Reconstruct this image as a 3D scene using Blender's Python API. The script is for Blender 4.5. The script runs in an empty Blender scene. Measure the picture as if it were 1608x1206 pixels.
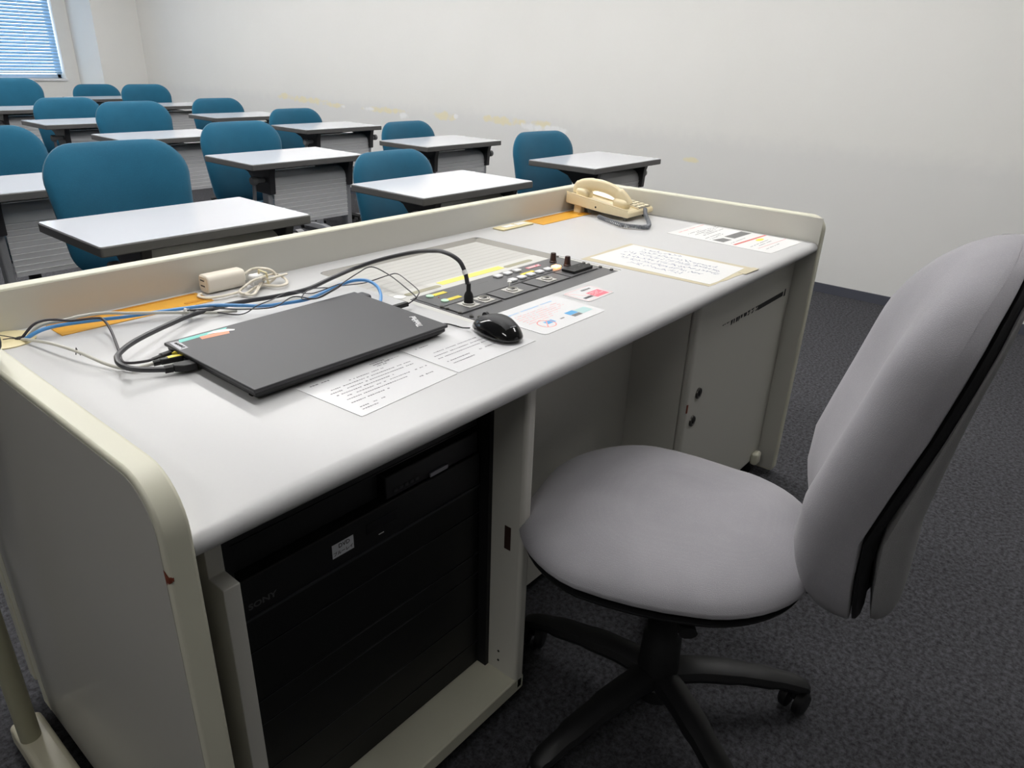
import bpy, bmesh, math, random
from mathutils import Vector, Matrix, Euler
random.seed(7)
PI = math.pi
SC = bpy.context.scene
COL = SC.collection

# ------------------------------------------------------------------ materials
def srgb(r, g, b):
    f = lambda c: c/12.92 if c <= .04045 else ((c+.055)/1.055)**2.4
    return (f(r/255), f(g/255), f(b/255), 1)

def mat(name, col, rough=.5, metal=0, noise=0, nscale=20, bump=0, bscale=200, spec=.5, coat=0, emit=None, estr=0, trans=0, ior=1.45, alpha=1, sheen=0):
    m = bpy.data.materials.new(name); m.use_nodes = True
    nt = m.node_tree; b = nt.nodes['Principled BSDF']
    b.inputs['Base Color'].default_value = col
    b.inputs['Roughness'].default_value = rough
    b.inputs['Metallic'].default_value = metal
    b.inputs['Specular IOR Level'].default_value = spec
    b.inputs['Coat Weight'].default_value = coat
    b.inputs['Coat Roughness'].default_value = .08
    b.inputs['Transmission Weight'].default_value = trans
    b.inputs['IOR'].default_value = ior
    b.inputs['Alpha'].default_value = alpha
    b.inputs['Sheen Weight'].default_value = sheen
    if emit:
        b.inputs['Emission Color'].default_value = emit
        b.inputs['Emission Strength'].default_value = estr
    tc = nt.nodes.new('ShaderNodeTexCoord')
    if noise:
        n = nt.nodes.new('ShaderNodeTexNoise'); n.inputs['Scale'].default_value = nscale; n.inputs['Detail'].default_value = 6
        nt.links.new(tc.outputs['Object'], n.inputs['Vector'])
        mx = nt.nodes.new('ShaderNodeMix'); mx.data_type = 'RGBA'
        mx.inputs['A'].default_value = tuple(c*(1-noise) for c in col[:3])+(1,)
        mx.inputs['B'].default_value = tuple(min(1, c*(1+noise)) for c in col[:3])+(1,)
        nt.links.new(n.outputs['Fac'], mx.inputs['Factor']); nt.links.new(mx.outputs['Result'], b.inputs['Base Color'])
    if bump:
        n2 = nt.nodes.new('ShaderNodeTexNoise'); n2.inputs['Scale'].default_value = bscale; n2.inputs['Detail'].default_value = 3
        nt.links.new(tc.outputs['Object'], n2.inputs['Vector'])
        bp = nt.nodes.new('ShaderNodeBump'); bp.inputs['Strength'].default_value = bump; bp.inputs['Distance'].default_value = .002
        nt.links.new(n2.outputs['Fac'], bp.inputs['Height']); nt.links.new(bp.outputs['Normal'], b.inputs['Normal'])
    return m

def weave_mat(name, c1, c2, scale, bump=.5, rough=.9, sheen=.2):
    """woven upholstery: two crossed fine waves for thread colour and relief"""
    m = bpy.data.materials.new(name); m.use_nodes = True
    nt = m.node_tree; b = nt.nodes['Principled BSDF']; b.inputs['Roughness'].default_value = rough
    b.inputs['Sheen Weight'].default_value = sheen; b.inputs['Specular IOR Level'].default_value = .2
    tc = nt.nodes.new('ShaderNodeTexCoord')
    v = nt.nodes.new('ShaderNodeTexVoronoi'); v.inputs['Scale'].default_value = scale; v.inputs['Randomness'].default_value = .7
    nt.links.new(tc.outputs['Object'], v.inputs['Vector'])
    n = nt.nodes.new('ShaderNodeTexNoise'); n.inputs['Scale'].default_value = 9; n.inputs['Detail'].default_value = 5
    nt.links.new(tc.outputs['Object'], n.inputs['Vector'])
    ad = nt.nodes.new('ShaderNodeMath'); ad.operation = 'MULTIPLY_ADD'
    nt.links.new(v.outputs['Distance'], ad.inputs[0]); ad.inputs[1].default_value = .7
    nt.links.new(n.outputs['Fac'], ad.inputs[2])
    rm = nt.nodes.new('ShaderNodeMapRange'); rm.inputs['From Min'].default_value = .4; rm.inputs['From Max'].default_value = 1.2
    nt.links.new(ad.outputs[0], rm.inputs['Value'])
    mx = nt.nodes.new('ShaderNodeMix'); mx.data_type = 'RGBA'
    mx.inputs['A'].default_value = c1; mx.inputs['B'].default_value = c2
    nt.links.new(rm.outputs['Result'], mx.inputs['Factor']); nt.links.new(mx.outputs['Result'], b.inputs['Base Color'])
    bp = nt.nodes.new('ShaderNodeBump'); bp.inputs['Strength'].default_value = bump; bp.inputs['Distance'].default_value = .0012; bp.invert = True
    nt.links.new(v.outputs['Distance'], bp.inputs['Height']); nt.links.new(bp.outputs['Normal'], b.inputs['Normal'])
    return m

M = {}
M['worktop'] = mat('worktop_laminate', srgb(197, 197, 198), .3, noise=.015, nscale=300)
M['cream'] = mat('cream_edge', srgb(208, 206, 188), .42, noise=.03, nscale=7)
M['panel_grey'] = mat('panel_laminate', srgb(200, 198, 190), .4, noise=.02, nscale=5)
M['outer_side'] = mat('outer_side_laminate', srgb(190, 188, 180), .28, noise=.02, nscale=4)
M['board'] = mat('pocket_board', srgb(190, 188, 182), .6)
M['orange'] = mat('amber_plastic', srgb(222, 164, 56), .35, noise=.06, nscale=15)
M['orange_dark'] = mat('amber_groove', srgb(205, 140, 35), .45)
M['ivory'] = mat('ivory_plastic', srgb(226, 213, 170), .4)
M['phone'] = mat('phone_plastic', srgb(232, 216, 178), .28, coat=.3, noise=.02, nscale=12)
M['phone_key'] = mat('phone_key', srgb(215, 205, 178), .4)
M['phone_grey'] = mat('phone_key_surround', srgb(120, 118, 110), .5)
M['cord_grey'] = mat('coil_cord_grey', srgb(125, 128, 134), .45)
M['white'] = mat('white_plastic', srgb(238, 238, 236), .35)
M['cable_white'] = mat('off_white_cord', srgb(222, 214, 198), .45)
M['brick'] = mat('off_white_tap', srgb(238, 230, 216), .42, noise=.02, nscale=20)
M['paper'] = mat('laminated_paper', srgb(226, 226, 228), .18, coat=.2)
M['paper_matte'] = mat('paper', srgb(222, 222, 221), .5)
M['film'] = mat('laminate_film', srgb(226, 226, 228), .12, coat=.5)
M['tape_old'] = mat('yellowed_tape', srgb(196, 186, 158), .35, noise=.12, nscale=40)
M['ink'] = mat('print_ink', srgb(120, 120, 125), .6)
M['ink_dark'] = mat('print_ink_dark', srgb(75, 75, 78), .6)
M['ink_hand'] = mat('pen_ink', srgb(95, 108, 145), .6)
M['ink_red'] = mat('red_ink', srgb(232, 150, 145), .6)
M['red_bar'] = mat('red_bar', srgb(205, 105, 95), .5)
M['pink'] = mat('pink_block', srgb(240, 120, 135), .5)
M['ink_blue'] = mat('blue_ink', srgb(160, 190, 220), .6)
M['blue_block'] = mat('blue_block', srgb(90, 165, 215), .5)
M['teal_block'] = mat('pale_teal_block', srgb(175, 205, 205), .5)
M['yellow_print'] = mat('yellow_print', srgb(240, 225, 90), .5)
M['grey_print'] = mat('grey_photo_print', srgb(115, 115, 115), .5, noise=.3, nscale=80)
M['yellow_label'] = mat('yellow_label', srgb(247, 232, 110), .45)
M['yellow_tab'] = mat('yellow_tab', srgb(235, 215, 70), .45)
M['lid_white'] = mat('shutter_slats', srgb(192, 191, 187), .35)
M['rail_white'] = mat('shutter_rail', srgb(208, 207, 203), .35)
M['groove'] = mat('shutter_groove', srgb(160, 157, 150), .4)
M['groove_dark'] = mat('shutter_gap', srgb(60, 56, 50), .6)
M['olive'] = mat('finger_recess', srgb(160, 156, 132), .5)
M['ctl_grey'] = mat('control_panel_grey', srgb(108, 108, 110), .3, metal=.35, noise=.03, nscale=60)
M['ctl_dark'] = mat('control_panel_slot', srgb(40, 40, 42), .4)
M['btn_white'] = mat('white_button', srgb(235, 236, 238), .25)
M['btn_green'] = mat('pale_green_button', srgb(190, 225, 200), .3)
M['btn_lit'] = mat('lit_button', srgb(255, 200, 160), .3, emit=srgb(255, 165, 95), estr=5)
M['knob_brown'] = mat('dark_brown_knob', srgb(58, 42, 38), .35)
M['metal'] = mat('nickel_plate', srgb(205, 203, 198), .35, metal=.3)
M['steel'] = mat('screw_steel', srgb(90, 88, 85), .3, metal=.8)
M['chrome'] = mat('chrome', srgb(215, 215, 215), .15, metal=1)
M['black'] = mat('black_plastic', srgb(20, 20, 22), .5)
M['black_matte'] = mat('black_matte', srgb(16, 16, 18), .6)
M['black_rack'] = mat('black_rack_steel', srgb(11, 11, 12), .45, noise=.1, nscale=40)
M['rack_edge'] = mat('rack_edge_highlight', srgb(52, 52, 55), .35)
M['black_gloss'] = mat('black_gloss', srgb(12, 12, 14), .12, coat=.5)
M['mouse_top'] = mat('mouse_top_shell', srgb(44, 44, 47), .5)
M['laptop'] = mat('laptop_lid', srgb(62, 62, 65), .4, metal=.2, noise=.03, nscale=6)
M['laptop_dark'] = mat('laptop_base', srgb(28, 28, 30), .4)
M['cable_black'] = mat('cable_black', srgb(52, 52, 56), .38)
M['cable_dark'] = mat('cable_dark', srgb(58, 55, 60), .4)
M['cable_blue'] = mat('cable_blue', srgb(88, 150, 210), .3)
M['cable_grey'] = mat('cable_grey', srgb(190, 188, 180), .4)
M['teal_tab'] = mat('teal_sticker', srgb(110, 200, 190), .4)
M['coral_tab'] = mat('coral_sticker', srgb(235, 150, 115), .4)
M['logo'] = mat('brushed_silver_logo', srgb(225, 225, 227), .3, metal=.1)
M['badge'] = mat('grey_badge', srgb(150, 150, 156), .3, metal=.5)
M['label_text'] = mat('label_text', srgb(45, 45, 48), .6)
M['label_paper'] = mat('label_tape', srgb(215, 217, 222), .4)
M['logo_dim'] = mat('embossed_grey', srgb(90, 90, 92), .4)
M['chair_grey'] = weave_mat('chair_grey_fabric', srgb(146, 144, 149), srgb(164, 162, 167), 800, bump=.3)
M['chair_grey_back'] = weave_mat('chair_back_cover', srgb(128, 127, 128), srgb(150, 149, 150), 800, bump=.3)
M['chair_blue'] = weave_mat('chair_blue_fabric', srgb(22, 83, 110), srgb(30, 98, 127), 600, bump=.2, sheen=.3)
M['chair_shell'] = mat('chair_shell', srgb(30, 30, 33), .5)
M['desk_white'] = mat('student_top_laminate', srgb(214, 216, 222), .13, noise=.01, nscale=200)
M['desk_edge'] = mat('student_top_edge', srgb(88, 87, 86), .5)
M['bracket'] = mat('bracket_plastic', srgb(45, 44, 47), .45)
M['desk_knob'] = mat('hinge_knob', srgb(120, 120, 122), .4)
M['modesty'] = mat('silver_modesty_panel', srgb(204, 204, 207), .45)
M['rib_edge'] = mat('silver_rib_highlight', srgb(242, 242, 243), .4)
M['leg_grey'] = mat('painted_leg', srgb(150, 151, 155), .4, metal=.3)
M['stand_cream'] = mat('stand_enamel', srgb(205, 200, 178), .4)
M['stand_tube'] = mat('stand_tube', srgb(160, 158, 135), .4)
M['baseboard'] = mat('vinyl_baseboard', srgb(78, 80, 90), .5)
M['frame_white'] = mat('window_frame', srgb(235, 235, 238), .4)
M['ceiling'] = mat('ceiling_board', srgb(238, 238, 235), .8, bump=.2, bscale=60)
M['lamp_body'] = mat('lamp_body', srgb(235, 235, 235), .4)
M['lamp'] = mat('lamp_diffuser', srgb(255, 255, 255), .5, emit=(1, .985, .96, 1), estr=17)
M['dark_wall'] = mat('grey_partition', srgb(150, 150, 146), .7, noise=.03, nscale=3)
M['rust'] = mat('exposed_core', srgb(120, 55, 35), .8)
M['blind'] = mat('blind_slat', srgb(150, 188, 220), .4)
M['glass'] = mat('window_glass', (1, 1, 1, 1), .02, trans=1, ior=1.02, spec=.3)

def floor_mat():
    m = bpy.data.materials.new('carpet'); m.use_nodes = True
    nt = m.node_tree; b = nt.nodes['Principled BSDF']; b.inputs['Roughness'].default_value = .95; b.inputs['Specular IOR Level'].default_value = .1
    tc = nt.nodes.new('ShaderNodeTexCoord')
    n = nt.nodes.new('ShaderNodeTexNoise'); n.inputs['Scale'].default_value = 90; n.inputs['Detail'].default_value = 8; n.inputs['Roughness'].default_value = .75
    n2 = nt.nodes.new('ShaderNodeTexNoise'); n2.inputs['Scale'].default_value = 3; n2.inputs['Detail'].default_value = 4
    nt.links.new(tc.outputs['Object'], n.inputs['Vector']); nt.links.new(tc.outputs['Object'], n2.inputs['Vector'])
    r = nt.nodes.new('ShaderNodeValToRGB')
    r.color_ramp.elements[0].position = .36; r.color_ramp.elements[0].color = srgb(44, 44, 46)
    r.color_ramp.elements[1].position = .68; r.color_ramp.elements[1].color = srgb(96, 96, 101)
    nt.links.new(n.outputs['Fac'], r.inputs['Fac'])
    mx = nt.nodes.new('ShaderNodeMix'); mx.data_type = 'RGBA'; mx.blend_type = 'MULTIPLY'; mx.inputs['Factor'].default_value = .35
    nt.links.new(r.outputs['Color'], mx.inputs['A']); nt.links.new(n2.outputs['Color'], mx.inputs['B'])
    nt.links.new(r.outputs['Color'], b.inputs['Base Color'])
    bp = nt.nodes.new('ShaderNodeBump'); bp.inputs['Strength'].default_value = .8; bp.inputs['Distance'].default_value = .006
    nt.links.new(n.outputs['Fac'], bp.inputs['Height']); nt.links.new(bp.outputs['Normal'], b.inputs['Normal'])
    return m

def wall_mat(name, patches):
    """painted wall; patches = (y, z, ry, rz, kind) worn spots: yellow glue stains and white flakes"""
    m = bpy.data.materials.new(name); m.use_nodes = True
    nt = m.node_tree; L = nt.links; b = nt.nodes['Principled BSDF']; b.inputs['Roughness'].default_value = .55
    def math_(op, a, c=None, d=None):
        n = nt.nodes.new('ShaderNodeMath'); n.operation = op
        for i, v in enumerate((a, c, d)):
            if v is None: continue
            if isinstance(v, (int, float)): n.inputs[i].default_value = v
            else: L.new(v, n.inputs[i])
        return n.outputs[0]
    tc = nt.nodes.new('ShaderNodeTexCoord'); sp = nt.nodes.new('ShaderNodeSeparateXYZ'); L.new(tc.outputs['Object'], sp.inputs[0])
    y, z = sp.outputs['Y'], sp.outputs['Z']
    nz = nt.nodes.new('ShaderNodeTexNoise'); nz.inputs['Scale'].default_value = 14; nz.inputs['Detail'].default_value = 6; L.new(tc.outputs['Object'], nz.inputs['Vector'])
    big = nt.nodes.new('ShaderNodeTexNoise'); big.inputs['Scale'].default_value = 1.2; big.inputs['Detail'].default_value = 5; L.new(tc.outputs['Object'], big.inputs['Vector'])
    base = nt.nodes.new('ShaderNodeMix'); base.data_type = 'RGBA'
    base.inputs['A'].default_value = srgb(232, 231, 227); base.inputs['B'].default_value = srgb(239, 238, 235)
    L.new(big.outputs['Fac'], base.inputs['Factor'])
    col = base.outputs['Result']
    if patches:
        # rubbed band where chair backs and desks touch the wall
        band = nt.nodes.new('ShaderNodeMapRange'); band.interpolation_type = 'SMOOTHSTEP'
        L.new(math_('ADD', z, math_('MULTIPLY', nz.outputs['Fac'], .1)), band.inputs['Value'])
        band.inputs['From Min'].default_value = .9; band.inputs['From Max'].default_value = .76
        mb = nt.nodes.new('ShaderNodeMix'); mb.data_type = 'RGBA'; L.new(math_('MULTIPLY', band.outputs[0], .4), mb.inputs['Factor'])
        L.new(col, mb.inputs['A']); mb.inputs['B'].default_value = srgb(216, 216, 217); col = mb.outputs['Result']
        for kind, c in (('y', srgb(236, 229, 202)), ('w', srgb(242, 242, 242))):
            tot = None
            for (py, pz, ry, rz, k) in patches:
                if k != kind: continue
                dy = math_('DIVIDE', math_('SUBTRACT', y, py), ry); dz = math_('DIVIDE', math_('SUBTRACT', z, pz), rz)
                d = math_('ADD', math_('MULTIPLY', dy, dy), math_('MULTIPLY', dz, dz))
                e = math_('SUBTRACT', 1, d)
                tot = e if tot is None else math_('MAXIMUM', tot, e)
            tot = math_('ADD', tot, math_('MULTIPLY', math_('SUBTRACT', nz.outputs['Fac'], .55), 3.2))
            mr = nt.nodes.new('ShaderNodeMapRange'); L.new(tot, mr.inputs['Value'])
            mr.inputs['From Min'].default_value = .0; mr.inputs['From Max'].default_value = .6
            mm = nt.nodes.new('ShaderNodeMix'); mm.data_type = 'RGBA'; L.new(mr.outputs[0], mm.inputs['Factor'])
            L.new(col, mm.inputs['A']); mm.inputs['B'].default_value = c; col = mm.outputs['Result']
    L.new(col, b.inputs['Base Color'])
    return m

# ------------------------------------------------------------------ mesh helpers
class MB:
    def __init__(s): s.v = []; s.f = []; s.m = []; s.mi = 0
    def add(s, vs, fs):
        o = len(s.v); s.v += [tuple(p) for p in vs]; s.f += [tuple(i+o for i in f) for f in fs]; s.m += [s.mi]*len(fs); return s
    def box(s, x0, x1, y0, y1, z0, z1):
        vs = [(x, y, z) for z in (z0, z1) for y in (y0, y1) for x in (x0, x1)]
        return s.add(vs, [(0, 2, 3, 1), (4, 5, 7, 6), (0, 1, 5, 4), (2, 6, 7, 3), (0, 4, 6, 2), (1, 3, 7, 5)])
    def prism(s, poly, axis, a, b):
        """poly: 2D points ccw; axis 'x': (y,z) 'y': (x,z) 'z': (x,y)"""
        def P(p, t): return (t, p[0], p[1]) if axis == 'x' else (p[0], t, p[1]) if axis == 'y' else (p[0], p[1], t)
        n = len(poly); vs = [P(p, a) for p in poly]+[P(p, b) for p in poly]
        fs = [tuple(range(n))[::-1], tuple(range(n, 2*n))]+[(i, (i+1) % n, (i+1) % n+n, i+n) for i in range(n)]
        return s.add(vs, fs)
    def tube(s, pts, r, seg=8, caps=True, flat=1.0):
        pts = [Vector(p) for p in pts]; n = len(pts); rings = []; up = None
        rs = r if isinstance(r, (list, tuple)) else [r]*n
        for i, p in enumerate(pts):
            t = (pts[min(i+1, n-1)]-pts[max(i-1, 0)])
            if t.length < 1e-9: t = Vector((0, 0, 1))
            t.normalize()
            if up is None:
                up = Vector((0, 0, 1)) if abs(t.z) < .9 else Vector((1, 0, 0))
            a = t.cross(up)
            if a.length < 1e-6: a = t.cross(Vector((0, 1, 0)))
            a.normalize(); up = a.cross(t).normalized()
            rings.append([p+(a*math.cos(2*PI*k/seg)+up*math.sin(2*PI*k/seg)*flat)*rs[i] for k in range(seg)])
        vs = [q for ring in rings for q in ring]
        fs = [(i*seg+k, i*seg+(k+1) % seg, (i+1)*seg+(k+1) % seg, (i+1)*seg+k) for i in range(n-1) for k in range(seg)]
        if caps: fs += [tuple(range(seg))[::-1], tuple((n-1)*seg+k for k in range(seg))]
        return s.add(vs, fs)
    def lathe(s, prof, seg=24, c=(0, 0, 0), axis='z'):
        """prof: list of (r, h) bottom to top"""
        vs = []; n = len(prof)
        for r, h in prof:
            for k in range(seg):
                a = 2*PI*k/seg; x, y = r*math.cos(a), r*math.sin(a)
                q = (x, y, h) if axis == 'z' else (h, x, y) if axis == 'x' else (y, h, x)
                vs.append((q[0]+c[0], q[1]+c[1], q[2]+c[2]))
        fs = [(i*seg+k, i*seg+(k+1) % seg, (i+1)*seg+(k+1) % seg, (i+1)*seg+k) for i in range(n-1) for k in range(seg)]
        fs += [tuple(range(seg))[::-1], tuple((n-1)*seg+k for k in range(seg))]
        return s.add(vs, fs)
    def cushion(s, outline, up, down, deform, rings=9, pu=3.0, pd=3.0, q=.5, centre=None):
        """padded shape over a closed convex outline: deform(u, v, w) places a point, w = height over the seam"""
        n = len(outline)
        cx = sum(p[0] for p in outline)/n; cy = sum(p[1] for p in outline)/n
        if centre: cx, cy = centre
        def ring(t, side):
            T, pw = (up, pu) if side > 0 else (-down, pd)
            w = T*max(0, 1-t**pw)**q
            return [deform(cx+(p[0]-cx)*t, cy+(p[1]-cy)*t, w) for p in outline]
        ts = [1-(1-math.cos(PI/2*i/rings)) if False else math.cos(PI/2*i/(rings+1)) for i in range(rings+1)]
        ts = [1, .995]+[math.cos(PI/2*(i+.6)/(rings+1)) for i in range(rings)]
        vs = []; fs = []
        for p in ring(1, 1): vs.append(p)
        def grow(side):
            prev = 0
            for t in ts[1:]:
                base = len(vs); vs.extend(ring(t, side))
                for k in range(n):
                    a, b, c, d = prev+k, prev+(k+1) % n, base+(k+1) % n, base+k
                    fs.append((a, b, c, d) if side > 0 else (d, c, b, a))
                prev = base
            vs.append(deform(cx, cy, up if side > 0 else -down)); c = len(vs)-1
            for k in range(n):
                fs.append((prev+k, prev+(k+1) % n, c) if side > 0 else (c, prev+(k+1) % n, prev+k))
        grow(1); grow(-1)
        return s.add(vs, fs)
    def build(s, name, material, parent=None, bevel=0, seg=2, smooth=True, angle=35, loc=None, subsurf=0):
        me = bpy.data.meshes.new(name); me.from_pydata(s.v, [], s.f)
        mats = material if isinstance(material, (list, tuple)) else [material]
        for q in mats: me.materials.append(M[q] if isinstance(q, str) else q)
        if len(mats) > 1:
            for p, i in zip(me.polygons, s.m): p.material_index = i
        bm = bmesh.new(); bm.from_mesh(me); bmesh.ops.recalc_face_normals(bm, faces=bm.faces); bm.to_mesh(me); bm.free()
        if smooth:
            me.polygons.foreach_set('use_smooth', [True]*len(me.polygons)); me.set_sharp_from_angle(angle=math.radians(angle))
        o = bpy.data.objects.new(name, me); COL.objects.link(o)
        if parent: o.parent = parent
        if loc: o.location = loc
        if bevel:
            b = o.modifiers.new('bevel', 'BEVEL'); b.width = bevel; b.segments = seg; b.limit_method = 'ANGLE'; b.angle_limit = math.radians(40)
        if subsurf:
            b = o.modifiers.new('subsurf', 'SUBSURF'); b.levels = subsurf; b.render_levels = subsurf
        return o

def tag(o, label=None, cat=None, group=None, kind=None):
    if label: o['label'] = label
    if cat: o['category'] = cat
    if group: o['group'] = group
    if kind: o['kind'] = kind
    return o

def thing(name, label, cat, loc=(0, 0, 0), rz=0, group=None):
    o = bpy.data.objects.new(name, None); COL.objects.link(o); o.empty_display_size = .05
    o.location = loc; o.rotation_euler = (0, 0, rz)
    return tag(o, label, cat, group)

def copy_tree(o, parent=None):
    c = o.copy(); COL.objects.link(c); c.parent = parent
    if parent: c.matrix_parent_inverse = Matrix.Identity(4)
    for ch in list(o.children): copy_tree(ch, c)
    return c

def cr_spline(pts, sub=8):
    P = [Vector(p) for p in pts]; out = []
    for i in range(len(P)-1):
        p0, p1, p2, p3 = P[max(i-1, 0)], P[i], P[i+1], P[min(i+2, len(P)-1)]
        for k in range(sub):
            t = k/sub
            out.append(.5*((2*p1)+(p2-p0)*t+(2*p0-5*p1+4*p2-p3)*t*t+(3*p1-p0-3*p2+p3)*t**3))
    out.append(P[-1]); return out

def rounded(w0, w1, z0, z1, r0, r1, n=8):
    """closed outline, ccw: bottom half-width w0 with corner r0, top half-width w1 with corner r1"""
    def arc(cx, cy, r, a0, a1): return [(cx+r*math.cos(a0+(a1-a0)*i/n), cy+r*math.sin(a0+(a1-a0)*i/n)) for i in range(n+1)]
    pts = arc(w0-r0, z0+r0, r0, -PI/2, 0)
    for k in (1, 2, 3):
        t = k/4; pts.append((w0+(w1-w0)*t, (z0+r0)+((z1-r1)-(z0+r0))*t))
    pts += arc(w1-r1, z1-r1, r1, 0, PI/2)
    for k in (1, 2): pts.append(((w1-r1)*(1-2*k/3), z1))
    pts += arc(-w1+r1, z1-r1, r1, PI/2, PI)
    for k in (1, 2, 3):
        t = 1-k/4; pts.append((-(w0+(w1-w0)*t), (z0+r0)+((z1-r1)-(z0+r0))*t))
    pts += arc(-w0+r0, z0+r0, r0, PI, 1.5*PI)
    for k in (1, 2): pts.append((-(w0-r0)*(1-2*k/3), z0))
    out = []
    for p in pts:
        if not out or (abs(p[0]-out[-1][0])+abs(p[1]-out[-1][1])) > 1e-5: out.append(p)
    return out

def text_mesh(s, body, size, name, material, parent, loc, rot, ext=.0002, shear=0, bold=0, align='CENTER', sx=1):
    cu = bpy.data.curves.new(name, 'FONT'); cu.body = body; cu.size = size; cu.extrude = ext; cu.align_x = align; cu.align_y = 'CENTER'
    cu.shear = shear; cu.offset = bold; cu.resolution_u = 3
    t = bpy.data.objects.new(name+'_tmp', cu); COL.objects.link(t)
    dg = bpy.context.evaluated_depsgraph_get(); me = bpy.data.meshes.new_from_object(t.evaluated_get(dg))
    bpy.data.objects.remove(t); me.name = name; me.materials.clear(); me.materials.append(M[material])
    me.transform(Matrix.Translation(loc) @ Euler(rot).to_matrix().to_4x4() @ Matrix.Diagonal((sx, 1, 1, 1)))
    o = bpy.data.objects.new(name, me); COL.objects.link(o); o.parent = parent
    return o

def dashes(mb, x0, x1, y, h, z, cw, fill=.8, vertical=False, skip=.12):
    """a row of tiny printed marks"""
    x = x0
    while x < x1:
        w = cw*random.uniform(.6, 1.1)
        if random.random() > skip:
            hh = h*random.uniform(.6, 1)
            a, b, c, d = (x, x+w*fill, y-hh/2, y+hh/2)
            if vertical: vs = [(c, a, z), (d, a, z), (d, b, z), (c, b, z)]
            else: vs = [(a, c, z), (b, c, z), (b, d, z), (a, d, z)]
            mb.add(vs, [(0, 1, 2, 3)])
        x += w
def quad(mb, pts, z): mb.add([(p[0], p[1], z) for p in pts], [tuple(range(len(pts)))]); return mb

# ------------------------------------------------------------------ room
XW, YB, XL, YF, HC = 4.0, 9.1, -5.5, -3.2, 2.75
def struct(o): o['kind'] = 'structure'; return o
struct(MB().box(XL, XW, YF, YB, -.1, 0).build('floor', floor_mat(), smooth=False))
struct(MB().box(XL-.1, XW+.1, YF-.1, YB+.3, HC, HC+.1).build('ceiling', 'ceiling', smooth=False))
stains = [(5.75, .775, .13, .035, 'y'), (5.45, .765, .45, .03, 'y'), (5.02, .745, .25, .025, 'y'), (4.33, .745, .3, .028, 'y'), (3.62, .748, .13, .04, 'y'),
          (3.02, .757, .27, .035, 'y'), (2.68, .755, .1, .035, 'y'), (1.5, .64, .06, .02, 'y'),
          (4.53, .745, .08, .02, 'w'), (4.1, .72, .06, .03, 'w'), (2.75, .735, .12, .03, 'w'), (2.55, .73, .12, .03, 'w'), (3.5, .755, .03, .02, 'w'), (4.88, .742, .05, .015, 'w')]
struct(MB().box(XW, XW+.1, YF-.1, YB+.3, 0, HC).build('wall_right', wall_mat('wall_paint_worn', stains), smooth=False))
plain = wall_mat('wall_paint', [])
struct(MB().box(XL-.1, XL, YF-.1, YB+.3, 0, HC).build('wall_left', plain, smooth=False))
struct(MB().box(XL, XW, YF-.1, YF, 0, HC).build('wall_front', 'dark_wall', smooth=False))
# back wall with two window openings
WIN = [(1.75, 3.36, .80, 2.3), (-1.6, .1, .80, 2.3)]
mb = MB()
xs = [XL, -1.6, .1, 1.75, 3.36, XW]
mb.box(XL, XW, YB, YB+.22, 0, .80).box(XL, XW, YB, YB+.22, 2.3, HC)
for a, b in ((XL, -1.6), (.1, 1.75), (3.36, XW)): mb.box(a, b, YB, YB+.22, .80, 2.3)
struct(mb.build('wall_back', plain, smooth=False))
struct(MB().box(3.505, XW, 8.45, YB, 0, HC).build('trim_1', plain, bevel=.004))
for n, (a, b, c, d) in enumerate(WIN, 1):
    w = struct(thing('window_%d' % n, None, None))
    mb = MB(); t = .04
    mb.box(a, b, YB+.13, YB+.18, c, c+t).box(a, b, YB+.13, YB+.18, d-t, d).box(a, a+t, YB+.13, YB+.18, c, d).box(b-t, b, YB+.13, YB+.18, c, d).box((a+b)/2-.03, (a+b)/2+.03, YB+.125, YB+.175, c, d)
    mb.build('window_frame', 'frame_white', w, bevel=.003)
    MB().box(a+t, b-t, YB+.15, YB+.155, c+t, d-t).build('window_pane', 'glass', w, smooth=False)
    MB().box(a-.01, b+.01, YB-.02, YB+.125, c-.025, c).build('window_sill', 'frame_white', w, bevel=.004)
    bl = thing('window_blind', ('light blue slatted blind lowered over the window beside the corner pillar' if n == 1 else 'light blue slatted blind over the window further from the corner pillar'), 'window blind')
    mb = MB(); z = c+.088; k = 0
    while z < d-.05:
        y0 = YB+.06; dy, dz = .0088, .0150
        arc = []
        for i in range(5):
            s_ = (i-2)/2
            arc.append((y0+s_*dy-.0025*(1-s_*s_), z+s_*dz))
        arc2 = [(p[0]+.0005, p[1]-.0004) for p in arc]
        mb.prism(arc+arc2[::-1], 'x', a+.02, b-.012); z += .034
    mb.build('slats', 'blind', bl)
    MB().box(a+.02, b-.012, YB+.045, YB+.075, c+.052, c+.068).build('bottom_rail', 'blind', bl, bevel=.002)
    MB().box(a+.015, b-.01, YB+.04, YB+.08, d-.045, d-.005).build('headrail', 'blind', bl, bevel=.002)
    for fx in (.12, .5, .8):
        x = a+(b-a)*fx
        MB().tube([(x, YB+.044, c+.03), (x, YB+.044, d-.03)], .0016, 5).build('ladder_cord', 'frame_white', bl)
for nm, bx in (('baseboard_right', (XW-.008, XW, YF, 8.45, 0, .052)), ('baseboard_back', (XL, 3.505, YB-.008, YB, 0, .052)), ('baseboard_left', (XL, XL+.008, YF, YB, 0, .052)), ('baseboard_front', (XL, XW, YF, YF+.008, 0, .052))):
    struct(MB().box(*bx).build(nm, 'baseboard', smooth=False))

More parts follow.
